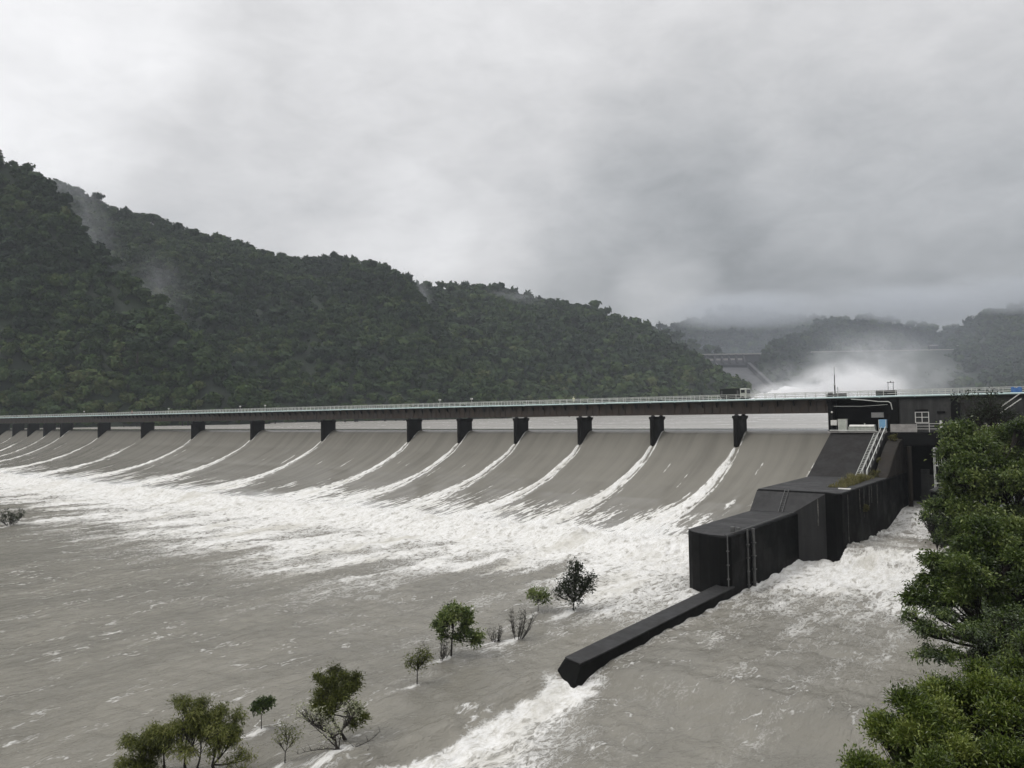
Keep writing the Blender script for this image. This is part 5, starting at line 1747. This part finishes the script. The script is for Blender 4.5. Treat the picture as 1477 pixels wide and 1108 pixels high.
def build_flood_trees():
    def B(k):
        p, e, n = FLOOD[k]
        return Vector((p.x, p.y, river_z(e, n) - 0.1)), p.y
    p, Y = B('willow')
    make_tree('flooded_tree', 'big olive willow standing in the flood at the bottom left, widest of the drowned trees', 'tree', p,
              [lb(272, 1038, Y, 33, 285), lb(312, 1044, Y + .6, 35, 300), lb(235, 1062, Y, 35, 300), lb(290, 1062, Y - .7, 38, 165), lb(200, 1088, Y - .5, 29, 225), lb(336, 1062, Y + .4, 22, 165), lb(322, 1078, Y - .6, 26, 75), lb(222, 1092, Y + .6, 31, 90), lb(345, 1098, Y, 22, 51)],
              M['leaf_olive'], 21, per=17, spread=0.13, L=0.24, Wd=0.055, up=0.1, trunk_r=0.13, droop=0.35, tint=0.40, twig_r=0.010, skew=(-0.35, -.1, 0), sub=10,
              stems=[Vector((-2.3, 0, 0)), Vector((-1.2, .2, 0)), Vector((0.2, .3, 0)), Vector((1.3, -.2, 0)), Vector((2.2, .2, 0))], hub=p + Vector((-.1, 0, 0.5)))
    p, Y = B('mini')
    make_tree('flooded_tree', 'tiny round-headed tree on a thin bare stem trailing a white wake', 'tree', p,
              [lb(378, 1018, Y, 11, 60), lb(370, 1022, Y, 8, 30), lb(388, 1015, Y, 7, 30)], M['leaf'], 22, per=12, spread=0.10, L=0.2, Wd=0.11, trunk_r=0.04, hub=p + Vector((0, 0, 1.1)), tint=0.42, twig_r=0.007)
    p, Y = B('thin')
    make_tree('flooded_tree', 'thin sparse sapling between the tiny round tree and the broken white-leaved tree', 'tree', p,
              [lb(412, 1056, Y, 16, 26), lb(424, 1066, Y, 11, 16), lb(404, 1070, Y, 12, 14)], M['leaf_olive'], 23, per=9, spread=0.16, L=0.16, Wd=0.06, trunk_r=0.045, tint=0.35, twig_r=0.008)
    p, Y = B('broken')
    k = Y / F_PX
    make_tree('flooded_tree', 'wide spreading green tree behind pale-leaved bare branches in the lower left flood', 'tree', p + Vector((-.2, 3.2, 0)),
              [lb(486, 992, Y + 3.2, 34, 221), lb(452, 1014, Y + 3.2, 29, 169), lb(510, 1006, Y + 3.2, 27, 156), lb(470, 985, Y + 3, 18, 91), lb(515, 1034, Y + 3, 19, 78), lb(478, 1012, Y + 3.2, 34, 78), lb(505, 986, Y + 3.3, 18, 78)],
              M['leaf_olive'], 24, per=13, spread=0.13, L=0.2, Wd=0.08, up=0.25, trunk_r=0.11, tint=0.26, hub=at(473, 1028, Y + 3.2), twig_r=0.010, sub=6)
    make_tree('flooded_tree', 'broken tree with bare dark limbs and pale flipped leaves leaning in white water', 'tree', p,
              [lb(452, 1038, Y, 20, 34), lb(478, 1058, Y, 22, 34), lb(512, 1024, Y + .5, 18, 40), lb(436, 1025, Y, 13, 20)],
              M['leaf_pale'], 25, per=5, spread=0.16, L=0.17, Wd=0.10, trunk_r=0.10, tint=0.4, twig_r=0.010,
              bare=[(at(438, 1036, Y), (-.3, 0, .4)), (at(548, 1056, Y), (.2, 0, -.5)), (at(530, 1084, Y), (.2, 0, -.2)), (at(430, 1088, Y), (0, 0, .3)), (at(503, 1036, Y), (-.3, 0, 0)), (at(466, 1044, Y), (0, 0, .2))])
    p, Y = B('oak')
    make_tree('flooded_tree', 'bright green tree with a clear dark trunk, tallest of the drowned row in mid river', 'tree', p,
              [lb(655, 897, Y, 23, 130), lb(637, 905, Y, 17, 80), lb(672, 890, Y, 14, 70), lb(678, 916, Y, 14, 60), lb(655, 885, Y, 14, 60), lb(690, 924, Y, 8, 24), lb(633, 914, Y, 12, 36), lb(665, 912, Y, 14, 50)],
              M['leaf'], 26, per=13, spread=0.16, L=0.27, Wd=0.14, up=0.2, trunk_r=0.10, hub=at(652, 921, Y), tint=0.62, twig_r=0.012, sub=5)
    bare_shrub('flooded_shrub', 'bare tangle of twigs at the foot of the bright green tree', p + Vector((-.9, -.3, 0)), 2.1, 3.6, 3, M['leaf_dark'], 10, 10, 0.12)
    p, Y = B('sapling')
    make_tree('flooded_tree', 'small thin-leaved sapling just left below the bright green tree', 'tree', p,
              [lb(602, 948, Y, 16, 44), lb(612, 950, Y, 11, 34), lb(592, 957, Y, 11, 26), lb(602, 962, Y, 13, 22)], M['leaf_olive'], 27, per=10, spread=0.15, L=0.2, Wd=0.09, trunk_r=0.055, tint=0.3, hub=at(602, 968, Y), twig_r=0.009)
    p, Y = B('reed')
    bare_shrub('flooded_shrub', 'larger bare brown shrub between the bright green tree and the guide wall', p, 2.9, 3.0, 4, M['leaf_dark'], 16, 60, 0.13, 0.5, (.3, 0))
    p, Y = B('reed2')
    bare_shrub('flooded_shrub', 'smaller bare brown shrub left beside the larger bare one', p, 1.7, 2.0, 6, M['leaf_dark'], 11, 26, 0.12, 0.5)
    p, Y = B('bushy')
    make_tree('flooded_tree', 'short yellow-green shrub at the edge of the white foam beside the dark pointed tree', 'shrub', p,
              [lb(776, 860, Y, 14, 50), lb(767, 857, Y, 9, 24), lb(786, 863, Y, 9, 24)], M['leaf'], 28, per=10, spread=0.18, L=0.36, Wd=0.13, trunk_r=0.05, tint=0.72, twig_r=0.012)
    p, Y = B('spruce')
    make_tree('flooded_tree', 'dark pointed leafy tree standing in white foam near the black block', 'tree', p,
              [lb(830, 820, Y, 10, 46), lb(828, 838, Y, 18, 90), lb(817, 850, Y, 14, 50), lb(843, 846, Y, 15, 60), lb(827, 862, Y, 15, 60), lb(806, 858, Y, 8, 20), lb(852, 834, Y, 7, 22)],
              M['leaf_dark'], 29, per=10, spread=0.2, L=0.34, Wd=0.14, trunk_r=0.08, tint=0.4, hub=at(828, 868, Y), twig_r=0.014)
    p, Y = B('edge')
    bare_shrub('flooded_shrub', 'grey brown half drowned bush at the left edge of the foam', p, 3.4, 6.0, 8, M['leaf_dark'], 20, 150, 0.4, 0.7)


def bank_edge(n):
    return np.interp(n, [-60, 0, 30, 50, 72, 95, 112, 124, 126, 170, 240, 420], [-4, -5, -8.5, -9.8, -9.2, -13.5, -18.0, -19.8, -19.6, -19.6, -14, 10])


def build_bank():
    nn = np.concatenate([np.arange(-60, 170, 1.6), np.arange(170, 420, 8)])
    dd = np.concatenate([np.linspace(-4, 0, 4), np.linspace(0.6, 40, 46), np.linspace(46, 460, 22)])
    N, Dd = np.meshgrid(nn, dd, indexing='ij')
    E = bank_edge(N) + Dd
    z = np.interp(Dd, [-4, 0, 3, 9, 18, 30, 60, 460], [-4.0, -0.2, 2.2, 6.5, 13.5, 18.5, 21.5, 60])
    z = z + (fbm(E / 4, N / 4, 4, 5) - 0.5) * 1.6 * sst(0, 4, Dd)
    # the camera's own standing place is a flat shelf
    cam_d2 = np.hypot(E, N)
    z = np.where(cam_d2 < 9, np.minimum(z, 20.2), z)
    lim = 20.6 - 0.52 * np.clip(N - 2, 0, 60) + 0.9 * np.clip(E, 0, 30)
    z = np.where((N < 34) & (N > -4), np.minimum(z, np.maximum(lim, 1.0)), z)
    v = np.stack([E, N, z], -1).reshape(-1, 3)
    o = np_mesh('river_bank', v, grid_faces(len(nn), len(dd)), M['soil'])
    o.rotation_euler = (0, 0, YAW)
    tag(o, 'steep dark soil bank under the trees on the right', 'river bank', kind='structure')


def ground_z(x, y):
    e, n = EN(Vector((x, y, 0)))
    d = e - float(bank_edge(np.array(n)))
    return float(np.interp(d, [-4, 0, 3, 9, 18, 30, 60, 460], [-4.0, -0.2, 2.2, 6.5, 13.5, 18.5, 21.5, 60]))


def build_bank_trees():
    def base_under(px, Y):
        p = at(px, 700, Y)
        return Vector((p.x, p.y, ground_z(p.x, p.y) - 0.2))
    Y = 84
    make_tree('bank_tree', 'tall leafy tree hiding the right end of the channel, highest on the bank', 'tree', base_under(1430, Y),
              [lb(1400, 634, Y - 2, 42, 300), lb(1450, 640, Y, 48, 360), lb(1500, 640, Y + 2, 50, 240), lb(1415, 685, Y - 3, 54, 420), lb(1382, 690, Y - 4, 30, 200), lb(1376, 728, Y - 3, 36, 240), lb(1405, 742, Y - 4, 46, 300), lb(1460, 715, Y - 4, 58, 380), lb(1384, 762, Y - 4, 32, 180), lb(1520, 720, Y - 2, 60, 200)],
              M['leaf'], 51, per=18, spread=0.27, L=0.42, Wd=0.20, up=0.35, trunk_r=0.32, tint=0.50, twig_r=0.025, droop=0.2, sub=8, flat=0.5)
    make_tree('bank_tree', 'slender dark-branched tree reaching up in front of the bridge railing', 'tree', base_under(1430, 92),
              [lb(1428, 592, 92, 22, 60), lb(1410, 604, 92, 18, 50), lb(1450, 606, 92, 22, 60), lb(1385, 577, 92, 9, 9), lb(1428, 572, 92, 9, 9), lb(1405, 574, 92, 7, 7)],
              M['leaf_dark'], 52, per=9, spread=0.28, L=0.42, Wd=0.16, trunk_r=0.12, tint=0.4, twig_r=0.026, hub=at(1432, 640, 92))
    Y = 54
    make_tree('bank_tree', 'broad leafy tree in the middle of the right bank leaning over the channel', 'tree', base_under(1440, Y),
              [lb(1430, 775, Y, 46, 330), lb(1470, 790, Y - 1, 54, 330), lb(1385, 812, Y - 1, 42, 280), lb(1425, 830, Y - 3, 54, 380), lb(1352, 830, Y - 1, 28, 160), lb(1485, 850, Y - 3, 60, 340), lb(1362, 860, Y - 2, 36, 200), lb(1326, 862, Y - 1, 22, 100), lb(1405, 882, Y - 3, 46, 260), lb(1455, 905, Y - 4, 50, 280), lb(1525, 800, Y, 60, 200)],
              M['leaf'], 53, per=19, spread=0.165, L=0.29, Wd=0.125, up=0.35, trunk_r=0.26, tint=0.48, twig_r=0.016, droop=0.2, skew=(-.25, 0, 0), sub=8, flat=0.5)
    Y = 42
    make_tree('bank_tree', 'dark tree with low layered branches stretching left above the muddy water', 'tree', base_under(1480, Y),
              [lb(1322, 905, Y, 24, 70, 0.4), lb(1352, 892, Y, 26, 90, 0.45), lb(1345, 944, Y - 1, 30, 70, 0.28), lb(1390, 918, Y - 1, 34, 110, 0.45), lb(1440, 915, Y, 44, 260, .8), lb(1378, 948, Y - 1, 22, 50, .3), lb(1475, 930, Y - 1, 50, 300), lb(1420, 948, Y, 24, 70, .4), lb(1310, 888, Y, 14, 30, .5)],
              M['leaf'], 54, per=13, spread=0.11, L=0.21, Wd=0.07, up=0.15, trunk_r=0.2, tint=0.34, twig_r=0.014, droop=0.3, skew=(-.5, 0, 0), hub=at(1452, 935, Y), sub=9, flat=0.8)
    Y = 24
    make_tree('bank_bush', 'bright green feathery bush filling the bottom right corner', 'bush', base_under(1420, Y),
              [lb(1400, 1045, Y, 74, 440), lb(1330, 1050, Y - .5, 54, 320), lb(1290, 1085, Y - .5, 50, 300), lb(1440, 1010, Y + .3, 56, 300), lb(1370, 1018, Y + .4, 46, 260), lb(1470, 1060, Y - 1, 66, 340), lb(1350, 1105, Y - 1.5, 64, 340), lb(1262, 1100, Y - .8, 34, 170), lb(1430, 1120, Y - 2, 70, 300), lb(1530, 1040, Y, 70, 200)],
              M['leaf_bush'], 58, per=26, spread=0.12, L=0.15, Wd=0.05, up=0.5, trunk_r=0.12, tint=0.50, twig_r=0.008, droop=0.15, align=1.0, skew=(0.25, 0, 0.2), sub=9, flat=0.6)
    Y = 30
    make_tree('bank_bush', 'dark leafy shrub at the right edge above the feathery bush', 'bush', base_under(1500, Y),
              [lb(1462, 975, Y, 34, 200), lb(1500, 960, Y, 50, 220), lb(1480, 1000, Y - 1, 40, 160)],
              M['leaf_bush'], 56, per=16, spread=0.1, L=0.2, Wd=0.06, trunk_r=0.1, tint=0.2, twig_r=0.010, sub=8)
    # shrubs holding the bank between the trees
    rr = random.Random(9)
    labs = ['leafy undergrowth bush at the foot of the channel wall', 'leafy undergrowth bush low on the bank below the tall tree', 'leafy undergrowth bush at the right edge under the layered dark tree', 'leafy undergrowth bush behind the broad leaning tree']
    for i, (px, py, Y, rp) in enumerate(((1352, 760, 92, 30), (1385, 790, 80, 34), (1470, 985, 46, 26), (1470, 830, 66, 60))):
        p = at(px, py, Y); g = base_under(px, Y)
        make_tree('bank_bush', labs[i], 'bush', g, [lb(px, py, Y, rp, 240), lb(px + rp, py + 6, Y, rp * .8, 140)], M['leaf'], 70 + i, per=12, spread=0.22, L=0.36, Wd=0.16, trunk_r=0.1, tint=0.3, twig_r=0.02, sub=8)


def build_undergrowth():
    r = np.random.default_rng(77)
    k = 5200
    n = r.uniform(26, 140, k); d = 0.6 + 24 * r.random(k) ** 1.4
    e = bank_edge(n) + d
    x = SN * n + CN * e; y = CN * n - SN * e
    z = np.interp(d, [-4, 0, 3, 9, 18, 30, 60, 460], [-4.0, -0.2, 2.2, 6.5, 13.5, 18.5, 21.5, 60])
    ok = (np.hypot(e, n) > 30) & ((n > 36) | (z < 3))
    x, y, z, n = x[ok], y[ok], z[ok], n[ok]
    C = np.stack([x, y, z + r.uniform(0.0, 0.9, len(z))], 1)
    D = np.stack([-CN + 0 * x, SN + 0 * x, 0.9 + 0 * x], 1) * 0.6 + r.normal(size=C.shape) * 0.4
    t = np.clip(0.18 + (fbm(x / 3, y / 3, 3, 5) - 0.5) * 0.7, 0, 1)
    v, f, tt = leaves_mesh(C, D, 12, 0.34, 0.42, 0.16, 0.3, r, t)
    o = np_mesh('undergrowth', v, f, M['leaf'], {'tint': tt}, smooth=False)
    tag(o, 'tangled green undergrowth covering the right bank down to the water', 'undergrowth', kind='stuff')


def build_ledge_grass():
    r = np.random.default_rng(4)
    V = []; F = []; T = []; k = 0
    for _ in range(1500):
        q = r.random()
        n = 119 + 19 * q; e = -31.5 - 2.6 * r.random() ** 1.5 - 1.2 * q * r.random()
        h = r.uniform(0.25, 0.75) * (0.7 + 1.3 * math.exp(-((q - 0.62) / 0.25) ** 2)); a = r.uniform(0, 6.28)
        d = np.array([math.cos(a), math.sin(a), 0]); s = np.array([-d[1], d[0], 0]) * 0.03
        b = np.array([e, n, 10.12]); m = b + d * h * 0.2 + np.array([0, 0, h * .6]); t = b + d * h * 0.6 + np.array([0, 0, h])
        V += [b - s, b + s, m + s, m - s, m - s, m + s, t + s * .2, t - s * .2]; F += [(k, k + 1, k + 2, k + 3), (k + 4, k + 5, k + 6, k + 7)]
        T += [r.uniform(0, 1)] * 8; k += 8
    o = np_mesh('ledge_grass', np.array(V), np.array(F), M['grass'], {'tint': np.array(T)}, smooth=False)
    o.rotation_euler = (0, 0, YAW)
    tag(o, 'dry yellow grass growing along the edge of the upper ledge', 'grass', kind='stuff')
    rr = random.Random(2)
    for i, (e, n, z, s, lab) in enumerate(((-31.4, 150.5, 16.0, 0.9, 'small weed tuft on top of the brown buttress'), (-32.6, 144.5, 12.4, 0.55, 'small weed tuft half way down beside the handrail'), (-29.9, 122.6, 6.6, 0.8, 'green weed hanging from a crack in the black wall'), (-32.2, 139.6, 10.2, 1.0, 'pale grass tuft at the foot of the handrails'))):
        w = W(e, n, z)
        bare_shrub('weed_tuft', lab, w, s, s * 1.5, 20 + i, M['grass'], 9, 60, 0.3, 0.35)


# ------------------------------------------------------------------ put the place together
flood_bases()
build_river(); build_nappe(); build_pool(); build_chute()
build_piers(); build_bridge(); build_lamps(); build_truck()
person('person', 'figure in a pale yellow raincoat and white hard hat standing at the bridge railing', W(solve_e(827, 158.4), 158.4, DK + 0.18), YAW + 0.4, M['raincoat'], M['white'], 1)
person('person', 'figure in a pink raincoat standing far along the bridge to the left', W(solve_e(190, 158.4), 158.4, DK + 0.18), YAW - 0.3, M['redcoat'], M['redcoat'], 0)
build_walls(); build_gatehouse(); build_fittings(); build_ledge_grass()
hA, hB, hC = build_hills()
build_shore_trees(hA, hB)
build_far(); build_spray(); build_low_clouds(); build_foot_mist()
build_flood_trees(); build_bank(); build_undergrowth(); build_bank_trees()

# ------------------------------------------------------------------ render settings
SC.render.engine = 'CYCLES'
SC.view_settings.view_transform = 'Standard'
SC.view_settings.look = 'None'
SC.view_settings.exposure = 0.0
SC.view_settings.gamma = 1.0
cy = SC.cycles
cy.use_denoising = True
cy.max_bounces = 6; cy.diffuse_bounces = 3; cy.glossy_bounces = 3; cy.transmission_bounces = 4
cy.volume_bounces = 5; cy.transparent_max_bounces = 8
cy.volume_step_rate = 3.0; cy.volume_max_steps = 96
cy.use_adaptive_sampling = True; cy.adaptive_threshold = 0.02
cy.caustics_reflective = False; cy.caustics_refractive = False
